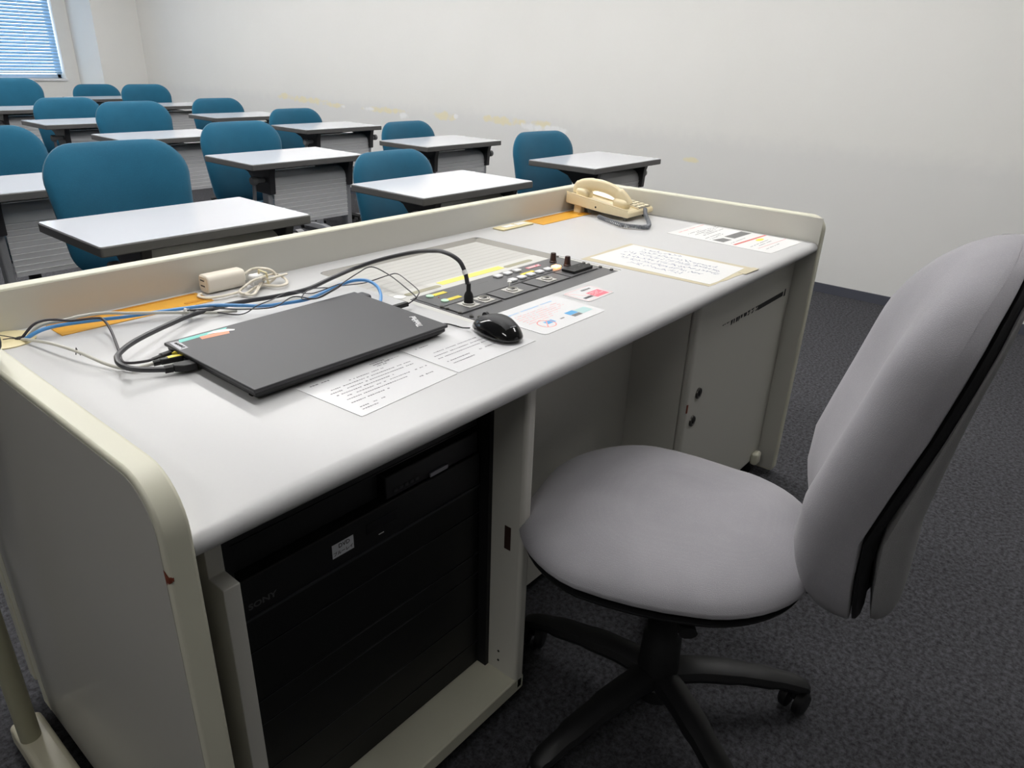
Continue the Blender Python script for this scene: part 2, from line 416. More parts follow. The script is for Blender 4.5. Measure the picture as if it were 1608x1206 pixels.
# ceiling lights: rows of long troffers along the room
LIGHTS = [(lx, ly) for ly in (-.7, .6, 1.9, 3.2, 4.5, 5.8, 7.1) for lx in (.5, 2.3) if not (lx < 1 and ly < 0)]+[(-1.6, -.7)]  # the last one, front left, is added to brighten the desk's side panel
first = None
rown = {-.7: 'over the office chair', .6: 'over the teacher desk', 1.9: 'over the front row of desks', 3.2: 'over the second row of desks', 4.5: 'over the third row of desks', 5.8: 'over the fifth row of desks', 7.1: 'over the rearmost desks'}
coln = {-1.6: 'in the corner beyond the left end of the desk', .5: 'far line from the stained wall', 2.3: 'line nearer the stained wall'}
for lx, ly in LIGHTS:
    if first is None:
        first = thing('ceiling_light', '', 'ceiling light')
        MB().box(-.15, .15, -.62, .62, -.05, 0).build('housing', 'lamp_body', first, bevel=.004)
        MB().box(-.125, .125, -.6, .6, -.056, -.0505).build('diffuser', 'lamp', first, smooth=False)
        o = first
    else: o = copy_tree(first)
    o.location = (lx, ly, HC); tag(o, 'white ceiling light %s, %s' % (rown[ly], coln[lx]) if lx > 0 else 'added, unseen ceiling light that brightens the left side of the teacher desk', 'ceiling light', 'fluorescent ceiling lights')

# ------------------------------------------------------------------ student desks
def make_desk():
    t = thing('student_desk', '', 'desk')
    W, D = .635, .41
    # top: white laminate sheet on a dark edged board
    def rr(x0, x1, y0, y1, r, n=4):
        o = []
        for cx, cy, a in ((x1-r, y0+r, -90), (x1-r, y1-r, 0), (x0+r, y1-r, 90), (x0+r, y0+r, 180)):
            for i in range(n+1):
                q = math.radians(a+90*i/n); o.append((cx+r*math.cos(q), cy+r*math.sin(q)))
        return o
    MB().prism(rr(0, W, 0, D, .008), 'z', .682, .7085).build('tabletop', 'desk_edge', t, bevel=.003)
    c = MB().prism(rr(.0025, W-.0025, .0025, D-.0025, .007), 'z', .7086, .710).build('laminate', 'desk_white', t)
    c['label'] = 'glossy white writing surface'
    # modesty panel: bent top sheet and ribbed apron
    x0, x1 = .157, .583
    mb = MB(); th = .004
    prof = [(.175, .650), (.15, .648), (.125, .639), (.107, .625), (.099, .608), (.097, .592)]
    n_r = 9; z = .592; pitch = .0213
    ribs = []
    for i in range(n_r):
        prof.append((.1015, z)); prof.append((.1015, z-.0012)); ribs.append(z)
        prof.append((.0955, z-.0028)); z2 = z-pitch; prof.append((.098, z2)); z = z2
    back = [(p[0]+th+.004, p[1]-.001) for p in prof][::-1]
    mb.prism(prof+back, 'x', x0, x1)
    mp = mb.build('modesty_panel', 'modesty', t, angle=25)
    e = MB()
    for zz in ribs: e.box(x0, x1, .0945, .1, zz-.0045, zz-.0024)  # whiter strips paint in the light caught along each rib
    e.build('rib_highlights', 'rib_edge', mp, smooth=False)
    MB().box(x0+.004, x0+.235, .085, .3, .662, .666).build('book_shelf', 'white', t)
    MB().tube([(x0, .2, .640), (x1, .2, .640)], .012, 10).build('cross_beam', 'leg_grey', t)
    for sx, xa in ((-1, .09), (1, .583)):
        xb = xa+.067 if sx < 0 else xa+.045
        # bracket: dark plastic arm plate under the top, drops to the leg
        poly = [(.06, .681), (.345, .681), (.33, .665), (.25, .64), (.21, .6), (.195, .555), (.078, .555), (.072, .64)]
        xm = xb if sx < 0 else xa
        b = MB().prism(poly, 'x', (xb-.032) if sx < 0 else xa, xb if sx < 0 else (xa+.03)).build('bracket', 'bracket', t, bevel=.004)
        lx0 = xb-.03 if sx < 0 else xa+.002
        MB().box(lx0, lx0+.027, .1, .152, .04, .56).build('leg', 'leg_grey', t, bevel=.006)
        MB().prism([(-.06, .03), (-.06, .045), (.08, .07), (.17, .07), (.36, .045), (.36, .03)], 'x', lx0-.005, lx0+.03).build('foot', 'leg_grey', t, bevel=.005)
        for cy in (-.045, .345):
            MB().lathe([(.012, -.009), (.017, -.006), (.017, .006), (.012, .009)], 14, (lx0+.013, cy, .0172), 'x').build('caster', 'black', t)
        kx = (xb-.032) if sx < 0 else (xa+.03)
        k = MB().lathe([(.012, 0), (.012, .04), (.0185, .041), (.0195, .047), (.0195, .062), (.017, .066)], 18)
        vs = [((kx-v[2]) if sx < 0 else (kx+v[2]), .12+v[0], .62+v[1]) for v in k.v]; k.v = vs
        k.build('hinge_knob', 'desk_knob', t)
        kk = kx-.045 if sx < 0 else kx+.03
        MB().tube([(kk, .13, .61), (kk+.01*(-sx), .17, .45), (lx0+.013, .2, .07)], .009, 8).build('strut', 'leg_grey', t)
    return t

def make_chair():
    t = thing('student_chair', '', 'chair')
    H = .85
    def dback(u, v, w):
        # v is height; lean back with height and curl the sides forward
        y = .0+(v-.45)*.16 + .035*(1-(u/.23)**2) - w
        return (u, y, v)
    out = rounded(.208, .226, .45, H, .09, .108, 9)
    # widest a third of the way down
    MB().cushion(out, .034, .03, dback, 9, 5, 4, .5).build('backrest', 'chair_blue', t)
    dseat = lambda u, v, w: (u, v, .44+w-.02*max(0, (-v-.25)/.2))
    so = [(u, v) for u, v in rounded(.2, .215, -.36, .0, .1, .09, 8)]
    MB().cushion(so, .035, .012, dseat, 8, 5, 3, .5).build('seat', 'chair_blue', t)
    MB().cushion([(u*.93, (v+.18)*.93-.18) for u, v in so], .004, .03, lambda u, v, w: (u, v, .43+w), 5, 5, 5, .5).build('seat_pan', 'chair_shell', t)
    MB().tube(cr_spline([(0, -.16, .405), (0, .0, .40), (0, .075, .43), (0, .09, .52), (0, .1, .6)], 6), .016, 8, flat=.6).build('back_bar', 'chair_shell', t)
    MB().lathe([(.03, .38), (.03, .41), (.022, .375), (.022, .2), (.028, .19), (.032, .08)][::-1], 16, (0, -.2, 0)).build('column', 'chair_shell', t)
    for k in range(5):
        a = math.radians(18+72*k); c, s_ = math.cos(a), math.sin(a)
        leg = MB().tube([(c*r, -.2+s_*r, z) for r, z in ((.02, .105), (.1, .1), (.2, .083), (.27, .07))], [.023, .02, .016, .013], 8).build('leg', 'chair_shell', t)
        MB().lathe([(.014, -.018), (.022, -.014), (.022, .014), (.014, .018)], 14, (c*.262, -.2+s_*.262, .0222), 'x').tube([(c*.262, -.2+s_*.262, .03), (c*.262, -.2+s_*.262, .075)], .007, 6).build('caster', 'black', leg)
    return t

# (x of left edge, y of front edge, chair centre x, chair y at its back, chair top z, chair turn, place words)
SET = [
 (.465, 1.335, .774, 1.83, .900, 0, 'nearest the teacher desk, its left end behind the cables', 'd'),
 (1.56, 1.31, 1.905, 1.80, .799, 0, 'second along the front row, behind the middle of the teacher desk', 'd'),
 (2.72, 1.35, 3.01, 1.84, .822, -.14, 'at the front right, behind the telephone', 'd'),
 (.395, 2.27, .67, 2.78, .875, 0, 'cut by the left edge, just behind the nearest one', 'd'),
 (1.55, 2.39, 1.835, 2.88, .842, 0, '', 'd'), (2.67, 2.44, 3.03, 2.93, .794, 0, '', 'd'),
 (1.515, 3.56, 1.84, 4.06, .870, 0, '', 'd'), (2.68, 3.57, 3.02, 4.12, .796, 0, '', 'd'),
 (1.51, 4.60, 1.870, 5.12, .834, 0, '', 'd'), (2.65, 4.62, 2.99, 5.13, .811, 0, '', 'd'),
 (1.57, 5.87, 1.945, 6.38, .908, 0, '', 'd'), (2.70, 5.86, 3.03, 6.42, .858, 0, '', 'd'),
 (2.63, 6.92, 3.0, 7.40, .815, 0, '', 'd'),
]
DL = ['white-topped desk nearest the teacher desk, directly behind the coiled white power cord',
 'white-topped desk behind the middle of the teacher desk, front corner above the back panel',
 'white-topped desk directly behind the telephone, beside the stained wall',
 'white-topped desk cut by the left photo edge, with ribbed front panel behind the nearest desk',
 'white-topped desk with grey knob and full ribbed front panel, second row, left of the aisle',
 'white-topped desk beside the wall in the second row, below the round yellow wall stain',
 'white-topped desk in the third row, behind the largest blue chair',
 'white-topped desk beside the wall in the third row, just behind the knobbed second-row desk',
 'white-topped desk in the fourth row at the left, dark left bracket showing',
 'white-topped desk beside the wall in the fourth row, left of the long yellow wall stain',
 'white-topped desk under the window, cut by the left photo edge',
 'white-topped desk beside the wall in the fifth row, partly hidden by chairs',
 'white-topped desk farthest away, in front of the corner pillar']
CL = ['largest blue upholstered chair, behind the student desk nearest the teacher desk',
 'blue upholstered chair behind the front-row student desk in the middle of the photo',
 'blue upholstered chair turned slightly sideways, behind the desk beyond the telephone',
 'blue upholstered chair cut by the left photo edge, left of the largest chair',
 'tall blue upholstered chair behind the second-row desk with the grey knob',
 'blue upholstered chair beside the wall in the second row',
 'blue upholstered chair in the third row, directly above the largest chair in the photo',
 'blue upholstered chair by the wall in the third row, left of the round stain',
 'blue upholstered chair in the fourth row, low against the chair under the window',
 'blue upholstered chair beside the wall in the fourth row, right of the ribbed panel',
 'blue upholstered chair cut by the left photo edge, directly under the window',
 'blue upholstered chair in the fifth row beside the wall, touching the farthest chair',
 'farthest blue upholstered chair, in front of the corner pillar']
desk0, chair0 = make_desk(), make_chair()
for i, (dx, dy, cx, cy, ct, rot, _, _2) in enumerate(SET):
    d = desk0 if i == 0 else copy_tree(desk0)
    d.location = (dx, dy, 0); tag(d, DL[i], 'desk', 'white student desks')
    c = chair0 if i == 0 else copy_tree(chair0)
    tag(c, CL[i], 'chair', 'blue student chairs')
    c.location = (cx, cy, 0); c.rotation_euler = (0, 0, rot)
    off = ct-.853      # gas lift: raise seat, back and bar
    for ch in c.children:
        k = ch.name.split('.')[0]
        if k in ('backrest', 'seat', 'seat_pan', 'back_bar'): ch.location = (0, 0, off)

# ------------------------------------------------------------------ teacher desk
ZT, ZW = .812, .741
desk = thing('teacher_desk', 'long cream and light grey lectern desk with raised back and side panels', 'desk')
def side_profile(y0, y1, z0, z1, r, n=8):
    """(y, z) outline, front top corner rounded"""
    p = [(y1, z0), (y1, z1)]
    for i in range(n+1):
        a = PI/2+PI/2*i/n; p.append((y0+r+r*math.cos(a), z1-r+r*math.sin(a)))
    p += [(y0, z0+.01), (y0+.01, z0)]
    return p
# left side panel: wide rounded post at its back edge
mb = MB(); mb.prism(side_profile(-.003, .69, .012, ZT, .062), 'x', -.03, 0)
lp = mb.build('side_panel', ['cream'], desk, bevel=.004, seg=3)
MB().prism([(y, z) for y, z in side_profile(.004, .683, .02, ZT-.007, .056)], 'x', -.0308, -.0298).build('outer_face', 'outer_side', lp, smooth=False)['label'] = 'grey laminate outer face'
q = [(-.03, .6905)]+[(-.03+.018*(1-math.cos(PI/2*i/8)), .722+.018*math.sin(PI/2*i/8)) for i in range(0, 9)]+[(.015, .74), (.015, .691), (0, .691)]
MB().prism([(x, y) for x, y in q], 'z', .012, ZT).build('rounded_post', 'cream', lp)
MB().prism([(-.0309, .10), (-.0309, .094), (-.024, .097)], 'z', 0, 0).build('x', 'rust') if False else None
# chipped spot on the front corner
quadm = MB(); quadm.add([(-.0312, .0035, .720), (-.0312, -.0036, .713), (-.026, -.0037, .706), (-.0255, -.0037, .711), (-.0311, .002, .701)], [(0, 1, 2), (0, 1, 4), (1, 2, 3)])
quadm.box(-.0309, -.0275, -.0036, .000, .706, .712).build('edge_chip', 'rust', lp, smooth=False)
MB().prism(side_profile(-.003, .773, .012, ZT, .04), 'x', 1.8, 1.83).build('side_panel', 'cream', desk, bevel=.005, seg=3)
MB().box(1.7985, 1.8, .0, .743, .02, ZT-.004).build('inner_face', 'panel_grey', desk, smooth=False)
MB().box(-.03, 1.83, .743, .773, .05, ZT).build('back_panel', 'cream', desk, bevel=.003)
MB().box(.0, 1.7985, .7415, .743, ZW, ZT-.003).build('back_panel_face', 'panel_grey', desk, smooth=False)

# worktop with bullnose front and a rectangular opening for the shutter and control panel
OX0, OX1, OY0, OY1 = .650, 1.160, .235, .687
def nose(y1):
    p = [(y1, ZW-.03), (y1, ZW)]
    n = 12
    for i in range(n+1):
        a = PI/2+PI*i/n; p.append((.0185+.0155*math.cos(a)*1.2, ZW-.015+.015*math.sin(a)))
    return p
mb = MB()
mb.prism(nose(OY0), 'x', .0005, 1.798)
mb.box(.0005, OX0, OY0, .7415, ZW-.03, ZW).box(OX1, 1.798, OY0, .7415, ZW-.03, ZW).box(OX0, OX1, OY1, .7415, ZW-.03, ZW)
# rounded inner corners of the opening
for cx, s_ in ((OX0, 1), (OX1, -1)):
    r = .018; p = [(cx, OY1)]+[(cx+s_*(r-r*math.sin(PI/2*i/6)), OY1-r+r*math.cos(PI/2*i/6)) for i in range(7)]
    mb.prism(p if s_ < 0 else p[::-1], 'z', ZW-.03, ZW)
mb.build('worktop', 'worktop', desk, angle=30)
# under the worktop
MB().box(.565, .59, .03, .742, .05, ZW-.031).build('divider_panel', 'panel_grey', desk, bevel=.007, seg=3)
MB().box(0, .59, .03, .742, .048, .08).build('bottom_board', 'cream', desk, bevel=.003)
MB().box(.59, 1.21, .213, .228, .045, ZW-.031).build('kneehole_panel', 'panel_grey', desk)
c = MB().box(.566, .5642, .055, .069, .377, .426).build('strike_plate', 'knob_brown', desk)
c['label'] = 'small rusty metal strike plate'
for zz in (.105, .128): MB().lathe([(.0025, -.0006), (.0025, .0006)], 8, (.5648, .075, zz), 'x').build('screw_hole', 'black_matte', desk)
# pocket door stowed beside the left panel, its stepped edge showing
pd = MB().prism([(.02, .085), (.46, .085), (.46, .705), (.05, .705), (.05, .645), (.02, .645)], 'x', .03, .05).build('pocket_door', 'board', desk, bevel=.001)
MB().box(.05, .072, .05, .062, .683, .7105).build('door_guide', 'board', desk, bevel=.001)
# right cabinet
MB().box(1.21, 1.798, .071, .742, .05, ZW-.031).build('cabinet_body', 'panel_grey', desk)
dr = MB().box(1.21, 1.797, .05, .0705, .055, ZW-.032).build('cabinet_door', 'panel_grey', desk, bevel=.007, seg=3)
for (lx, lz) in ((1.263, .453), (1.250, .382)):
    mb = MB(); s = 1
    mb.lathe([(.0145, 0), (.0135, .004), (.011, .0045), (.0105, .003)], 20, (0, 0, 0))
    vs = [(lx+v[0], .05-v[2], lz+v[1]) for v in mb.v]; mb.v = vs
    k = mb.build('door_lock', 'steel', dr)
    MB().box(lx-.0015, lx+.0015, .0455, .0472, lz-.006, lz+.006).build('keyhole', 'black_matte', k)
MB().box(1.2125, 1.2175, .0496, .053, .415, .437).build('edge_chip', 'rust', dr, smooth=False)
mb = MB(); random.seed(3)
x = 1.56
mb.add([(1.56, .0496, .592), (1.738, .0496, .593), (1.738, .0496, .607), (1.56, .0496, .606)], [(0, 1, 2, 3)])
mb.add([(1.744, .0496, .590), (1.757, .0496, .590), (1.757, .0496, .611), (1.748, .0496, .611)], [(0, 1, 2, 3)])
x = 1.345
while x < 1.558:
    w = random.uniform(.008, .022); h = random.uniform(.004, .014) if x > 1.37 else .003
    a = .606; mb.add([(x, .0496, a), (x+w, .0496, a+random.uniform(-.001, .001)), (x+w*random.uniform(.5, 1), .0496, a-h*random.uniform(.5, 1)), (x+w*.2, .0496, a-h)], [(0, 3, 2, 1)])
    if random.random() < .6: mb.add([(x, .0496, .594), (x+w*.4, .0496, .598), (x+w, .0496, .601), (x+w*.5, .0496, .593)], [(0, 3, 2, 1)])
    x += w+random.uniform(0, .006)
mb.build('torn_tape', 'black_matte', dr, smooth=False)['label'] = 'torn black tape'
MB().box(1.728, 1.765, .028, .05, .05, .090).build('door_bracket', 'cream', desk, bevel=.008, seg=3)
for px_ in (.04, .54, 1.24, 1.76):
    for py_ in (.07, .68):
        MB().lathe([(.012, -.01), (.022, -.008), (.022, .008), (.012, .01)], 16, (px_, py_, .0225), 'x').tube([(px_, py_, .03), (px_, py_, .05)], .008, 8).build('caster', 'black', desk)

# shutter set in the opening
sh = thing('sliding_shutter', 'light grey ribbed sliding shutter set flush into the desk top, yellow label on its rail', 'shutter')
mb = MB()
mb.prism([(OY1-.0005, ZW-.0005), (OY1-.0005, .706), (.425, .706), (.425, .712), (.652, .708), (.655, .711)], 'x', OX0+.0005, OX1-.0005)
mb.prism([(OX1-.0008, ZW-.0005), (1.132, .722), (1.13, .712), (OX1-.0008, .712)], 'y', .424, OY1-.001)
mb.prism([(OX0+.0008, ZW-.0005), (OX0+.006, .725), (OX0+.006, .712), (OX0+.0008, .712)], 'y', .424, OY1-.001)
mb.build('tray', 'groove', sh)
MB().box(.656, 1.131, .6485, .6555, .7115, .7165).box(1.1288, 1.1345, .475, .6555, .7225, .7235).build('shadow_gap', 'groove_dark', sh, smooth=False)
mb = MB(); y = .47; 
prof = [(.47, .724), (.47, .7365)]
while y < .642:
    prof += [(y+.0003, .7370), (y+.0202, .7370), (y+.0204, .7362), (y+.0208, .7362)]; y += .0212
prof += [(.646, .7365), (.648, .724)]
mb.prism(prof[::-1], 'x', .6575, 1.1285)
mb.build('slats', 'lid_white', sh, angle=20)
MB().box(.6575, 1.1285, .413, .4697, .716, .7385).build('rail', 'rail_white', sh, bevel=.002)
def pill(x0, x1, y0, y1, n=8):
    r = (y1-y0)/2; o = []
    for cx, a0 in ((x1-r, -90), (x0+r, 90)):
        for i in range(n+1):
            a = math.radians(a0+180*i/n); o.append((cx+r*math.cos(a), (y0+y1)/2+r*math.sin(a)))
    return o
for a, b in ((.681, .779), (.988, 1.086)):
    MB().prism(pill(a, b, .434, .449), 'z', .7386, .7390).build('finger_recess', 'olive', sh)
MB().prism([(.787, .441), (.984, .437), (.984, .458), (.787, .462)], 'z', .7386, .7389).build('yellow_label', 'yellow_label', sh, smooth=False)
MB().lathe([(.0125, .7386), (.0125, .7392), (.011, .7397), (.0005, .7397)], 24, (.667, .442, 0)).build('push_button', 'white', sh)
MB().box(.6508, .666, .2358, .4125, .716, .7405).build('end_strip', 'rail_white', sh, bevel=.001)
MB().box(1.1487, 1.1592, .2358, .4235, .716, .7405).build('end_strip', 'rail_white', sh, bevel=.001)

# control panel
cp = thing('control_panel', 'dark grey metal audio-visual control panel with white buttons and round connectors', 'control panel')
PX0, PX1, PY0, PY1 = .6665, 1.148, .2355, .4115
MB().box(PX0, PX1, PY0, PY1, .722, .7412).build('base_plate', 'ctl_grey', cp, bevel=.0005)
ZP = .7412
up = MB().box(PX0+.006, PX1-.004, .3325, PY1-.001, ZP, ZP+.0012).build('upper_plate', 'ctl_grey', cp, bevel=.0004)
mb = MB()
for a, b in ((.672, .79), (.795, .905), (.91, 1.02), (1.022, 1.128)):
    mb.box(a, b, .2755, .3275, ZP, ZP+.0004)
mb.build('module_gap', 'ctl_dark', cp, smooth=False)
for a, b in ((.6735, .7885), (.7965, .9035), (.9115, 1.0185), (1.0235, 1.1265)):
    MB().box(a, b, .2785, .3265, ZP+.0004, ZP+.0022).build('module_plate', 'ctl_grey', cp, bevel=.0004)
MB().box(.672, 1.128, .3285, .3296, ZP, ZP+.0006).build('seam', 'ctl_dark', cp, smooth=False)
for bx, by in [(.906, .391), (.9385, .391), (.970, .391)]+[(.906+.0312*i, .3495) for i in range(6)]:
    lit = i_ = (abs(bx-(.906+.0312*5)) < .002 and by < .36)
    b = MB().box(bx-.0098, bx+.0098, by-.008, by+.008, ZP+.0012, ZP+.0062).build('push_button', 'btn_lit' if lit else 'btn_white', cp, bevel=.002, seg=3)
    if lit: b['label'] = 'lit orange push button'
for bx, by in ((.702, .3925), (.703, .352)):
    MB().lathe([(.008, ZP), (.008, ZP+.0035), (.006, ZP+.0045), (.0005, ZP+.0045)], 18, (bx, by, 0)).build('indicator_button', 'btn_green', cp)
    MB().box(bx+.010, bx+.045, by-.0045, by+.0075, ZP+.0013, ZP+.0018).build('yellow_tab', 'yellow_tab', cp, smooth=False)
MB().lathe([(.0014, ZP+.001), (.0014, ZP+.0022)], 8, (.711, .377, 0)).build('red_led', 'red_bar', cp)
MB().box(.957, 1.001, .3625, .3715, ZP+.0013, ZP+.0019).build('yellow_strip', 'yellow_tab', cp, smooth=False)
MB().box(1.006, 1.052, .3855, .3965, ZP+.0013, ZP+.0016).build('red_label', 'pink', cp, smooth=False)
mb = MB(); random.seed(5)
for yy in (.3885, .3935): dashes(mb, 1.009, 1.05, yy, .0035, ZP+.0018, .006)
mb.build('red_label_print', 'white', cp, smooth=False)
for kx, ky in ((1.096, .384), (1.095, .342)):
    MB().lathe([(.0088, ZP+.001), (.0088, ZP+.004), (.0078, ZP+.005), (.0062, ZP+.0225), (.0054, ZP+.0235), (.0005, ZP+.0235)], 20, (kx, ky, 0)).build('volume_knob', 'knob_brown', cp)
for cx_ in (.7195, .7635, .8500, .9660):
    c = MB().box(cx_-.0155, cx_+.0155, .2865, .3215, ZP+.0022, ZP+.0037).build('connector_plate', 'metal', cp, bevel=.0008)
    MB().lathe([(.0125, ZP+.0037), (.0125, ZP+.0067), (.0105, ZP+.0072), (.0100, ZP+.0045)], 24, (cx_, .304, 0)).build('ring', 'metal', c)
    MB().box(cx_-.007, cx_+.007, .3015, .3065, ZP+.0048, ZP+.0062).build('socket', 'black', c, bevel=.0008)
MB().lathe([(.0015, ZP), (.0015, ZP+.012), (.0045, ZP+.0125), (.005, ZP+.015), (.003, ZP+.0165), (.0005, ZP+.0165)], 12, (.862, .322, 0)).build('toggle_switch', 'white', cp)
ol = MB().prism([(1.043, .2855), (1.117, .2855), (1.117, .3205), (1.043, .3205)], 'z', ZP+.002, ZP+.0085).build('power_outlet', 'black', cp, bevel=.0012)
mb = MB()
for ox in (1.06, 1.095):
    for oy in (.297, .309): mb.box(ox-.0035, ox+.0035, oy-.001, oy+.001, ZP+.0085, ZP+.0088)
    mb.box(ox-.012, ox-.0105, .300, .306, ZP+.0085, ZP+.0088)
mb.build('outlet_slots', 'steel', ol, smooth=False)
for sx, sy in ((.6735, .331), (.6740, .317), (.6735, .283), (.6735, .254), (.682, .2415), (1.143, .4065), (1.142, .328), (1.1405, .313), (1.1415, .281), (1.142, .2505)):
    MB().lathe([(.0042, ZP+.0002), (.0045, ZP+.002), (.0032, ZP+.0035), (.0005, ZP+.0036)], 12, (sx, sy, 0)).build('screw', 'steel', cp)
random.seed(11)
mb = MB()
for a, b, yy in ((.735, .775, .3575), (.735, .77, .3855), (.89, .99, .405), (.83, .87, .385), (.90, 1.06, .3355)): dashes(mb, a, b, yy, .002, ZP+.00135, .004)
mb.build('panel_print', 'logo_dim', cp, smooth=False)

# desk-top fittings
def plate(name, label, cat, poly, z1, m, bevel=.001, z0=ZW+.0002):
    o = MB().prism(poly, 'z', z0, z1).build(name, m, None, bevel=bevel); return tag(o, label, cat)
# amber cable port covers
for nm, lab, x0, x1, y0, y1 in (('a', 'long amber plastic cable port cover crossed by cables at the left end of the desk', .131, .397, .661, .729), ('b', 'amber plastic cable port cover in front of the telephone', 1.412, 1.66, .656, .727)):
    t = thing('cable_port_cover', lab, 'cable cover', group='amber cable port covers')
    MB().box(x0, x1, y0, y1, ZW, ZW+.0016).build('cover', 'orange', t, bevel=.0008)
    MB().box(x0+.006, x1-.006, y1-.010, y1-.006, ZW+.0016, ZW+.0021).box(x0+.006, x1-.006, y1-.004, y1-.0025, ZW+.0016, ZW+.002).build('brush_slot', 'orange_dark', t, smooth=False)
    MB().prism(pill(x1-.05, x1-.012, y0+.012, y0+.022), 'z', ZW+.0016, ZW+.0024).build('finger_tab', 'orange_dark', t)
t = thing('cable_grommet', 'round cream plastic grommet where the cables leave the desk at its left end', 'cable grommet')
mb = MB().lathe([(.0435, ZW+.0002), (.0435, ZW+.002), (.041, ZW+.0028), (.001, ZW+.0028)], 40, (.062, .702, 0)); mb.build('cap', 'ivory', t)
MB().lathe([(.0085, ZW+.0028), (.0085, ZW+.0032), (.001, ZW+.0032)], 20, (.081, .69, 0)).build('hole', 'black_matte', t)
t = thing('socket_plate', 'small ivory double socket plate on the desk between the shutter and the amber cover', 'socket plate')
MB().box(1.262, 1.398, .680, .720, ZW, ZW+.005).build('base', 'ivory', t, bevel=.002)
for a in (1.285, 1.338): MB().box(a, a+.042, .690, .710, ZW+.005, ZW+.006).build('socket', 'white', t, bevel=.0005)

# rack equipment in the open left bay
rk = thing('equipment_rack', 'black equipment rack filling the open left bay of the desk', 'rack')
MB().box(.0735, .083, .10, .125, .0805, .70).build('rack_rail', 'black_matte', rk); MB().box(.555, .5645, .10, .125, .0805, .70).build('rack_rail', 'black_matte', rk)
MB().box(.052, .564, .47, .5, .0805, .7095).build('rack_back', 'black_matte', rk, smooth=False)
MB().box(.052, .0735, .112, .47, .0805, .7).build('rack_side', 'black_matte', rk, smooth=False)
MB().box(.56, .5645, .125, .47, .0805, .7095).build('rack_side', 'black_matte', rk, smooth=False)
MB().box(.0735, .56, .13, .47, .688, .7095).build('rack_top', 'black_matte', rk, smooth=False)
for a, b in ((.0815, .135), (.1365, .211), (.2125, .304), (.3055, .348), (.3495, .438), (.4395, .492)):
    MB().box(.084, .554, .12, .128, a, b).build('blank_panel', 'black_rack', rk, bevel=.0012)
    MB().box(.084, .554, .1195, .1208, b-.0012, b-.0002).build('panel_lip', 'rack_edge', rk, smooth=False)
dv = thing('disc_player', 'black disc player in the rack with a white label reading DVD', 'disc player')
MB().box(.092, .55, .118, .40, .4945, .560).build('body', 'black', dv, bevel=.002)
MB().box(.092, .55, .1155, .1178, .4945, .4985).build('base_lip', 'rack_edge', dv, smooth=False)
lb = MB().box(.2375, .2755, .1172, .1178, .5155, .5385).build('label', 'label_paper', dv, smooth=False)
text_mesh(None, 'DVD', .0098, 'label_text', 'label_text', lb, (.2585, .1170, .5325), (PI/2, 0, 0))
text_mesh(None, 'ブルーレイ', .0072, 'label_text', 'label_text', lb, (.2565, .1170, .5215), (PI/2, 0, 0))
text_mesh(None, 'SONY', .0125, 'maker_mark', 'logo_dim', dv, (.124, .1176, .5145), (PI/2, 0, 0), bold=.0003, sx=1.25)
MB().box(.3225, .3325, .1170, .1178, .5125, .5137).build('status_light', 'white', dv, smooth=False)
MB().box(.30, .36, .1172, .1178, .524, .5415).build('display', 'black_gloss', dv, smooth=False)
sw = thing('signal_switcher', 'black signal switcher with a small grey name plate, at the upper right of the rack', 'switcher')
MB().box(.345, .55, .123, .36, .5605, .6).build('body', 'black', sw, bevel=.002)
MB().box(.434, .474, .119, .1228, .5625, .5700).build('name_plate', 'badge', sw, bevel=.0005)
for i in range(5): MB().box(.36+i*.011, .367+i*.011, .1215, .1228, .569, .574).build('key', 'rack_edge', sw, bevel=.0005)
sp = thing('audio_mixer', 'black slim unit on the top of the rack under the desk edge', 'audio unit')
MB().box(.086, .55, .126, .40, .612, .655).build('body', 'black', sp, bevel=.002)
MB().box(.086, .55, .1245, .1258, .6125, .6145).build('base_lip', 'black_rack', sp, smooth=False)
MB().box(.0840, .342, .14, .38, .5605, .6115).build('support', 'black_matte', sp, smooth=False); MB().box(.345, .55, .14, .38, .6002, .6115).build('support', 'black_matte', sp, smooth=False)

# ------------------------------------------------------------------ sheets on the desk
def sheet(name, label, poly, z0, th, m, cat='paper sheet', group=None):
    t = thing(name, label, cat, group=group)
    MB().prism(poly, 'z', z0, z0+th).build('sheet', m, t, smooth=False)
    return t, z0+th+.0002
def rect(x0, x1, y0, y1, r=0): return [(x0, y0), (x1, y0), (x1, y1), (x0, y1)]
random.seed(21)
s1, z = sheet('notice_sheet', 'laminated white notice in front of the laptop, the left one of the two', [(.279, .0845), (.468, .0925), (.4615, .225), (.270, .219)], ZW+.0002, .0006, 'paper', group=None)
mb = MB(); H = .0028
dashes(mb, .287, .318, .209, H*1.2, z, .006)
dashes(mb, .398, .425, .212, H, z, .004); dashes(mb, .40, .43, .2055, H*1.3, z, .004); dashes(mb, .402, .42, .199, H, z, .004); dashes(mb, .43, .45, .207, H*.6, z, .006)
dashes(mb, .34, .405, .188, H, z, .004); dashes(mb, .30, .45, .178, H, z, .0045); dashes(mb, .292, .448, .168, H, z, .0045)
dashes(mb, .295, .40, .158, H, z, .0045); dashes(mb, .292, .455, .148, H, z, .005, skip=.3); dashes(mb, .297, .41, .138, H, z, .0045)
dashes(mb, .295, .36, .126, H, z, .0045); dashes(mb, .42, .45, .124, H*1.2, z, .0045); dashes(mb, .295, .34, .108, H, z, .0045, skip=.25); dashes(mb, .293, .318, .100, H, z, .0045)
mb.build('printed_text', 'ink', s1, smooth=False)
s2, z = sheet('notice_sheet', 'laminated white notice lying under the mouse', [(.472, .0935), (.660, .0935), (.655, .226), (.470, .224)], ZW+.0002, .0006, 'paper')
mb = MB()
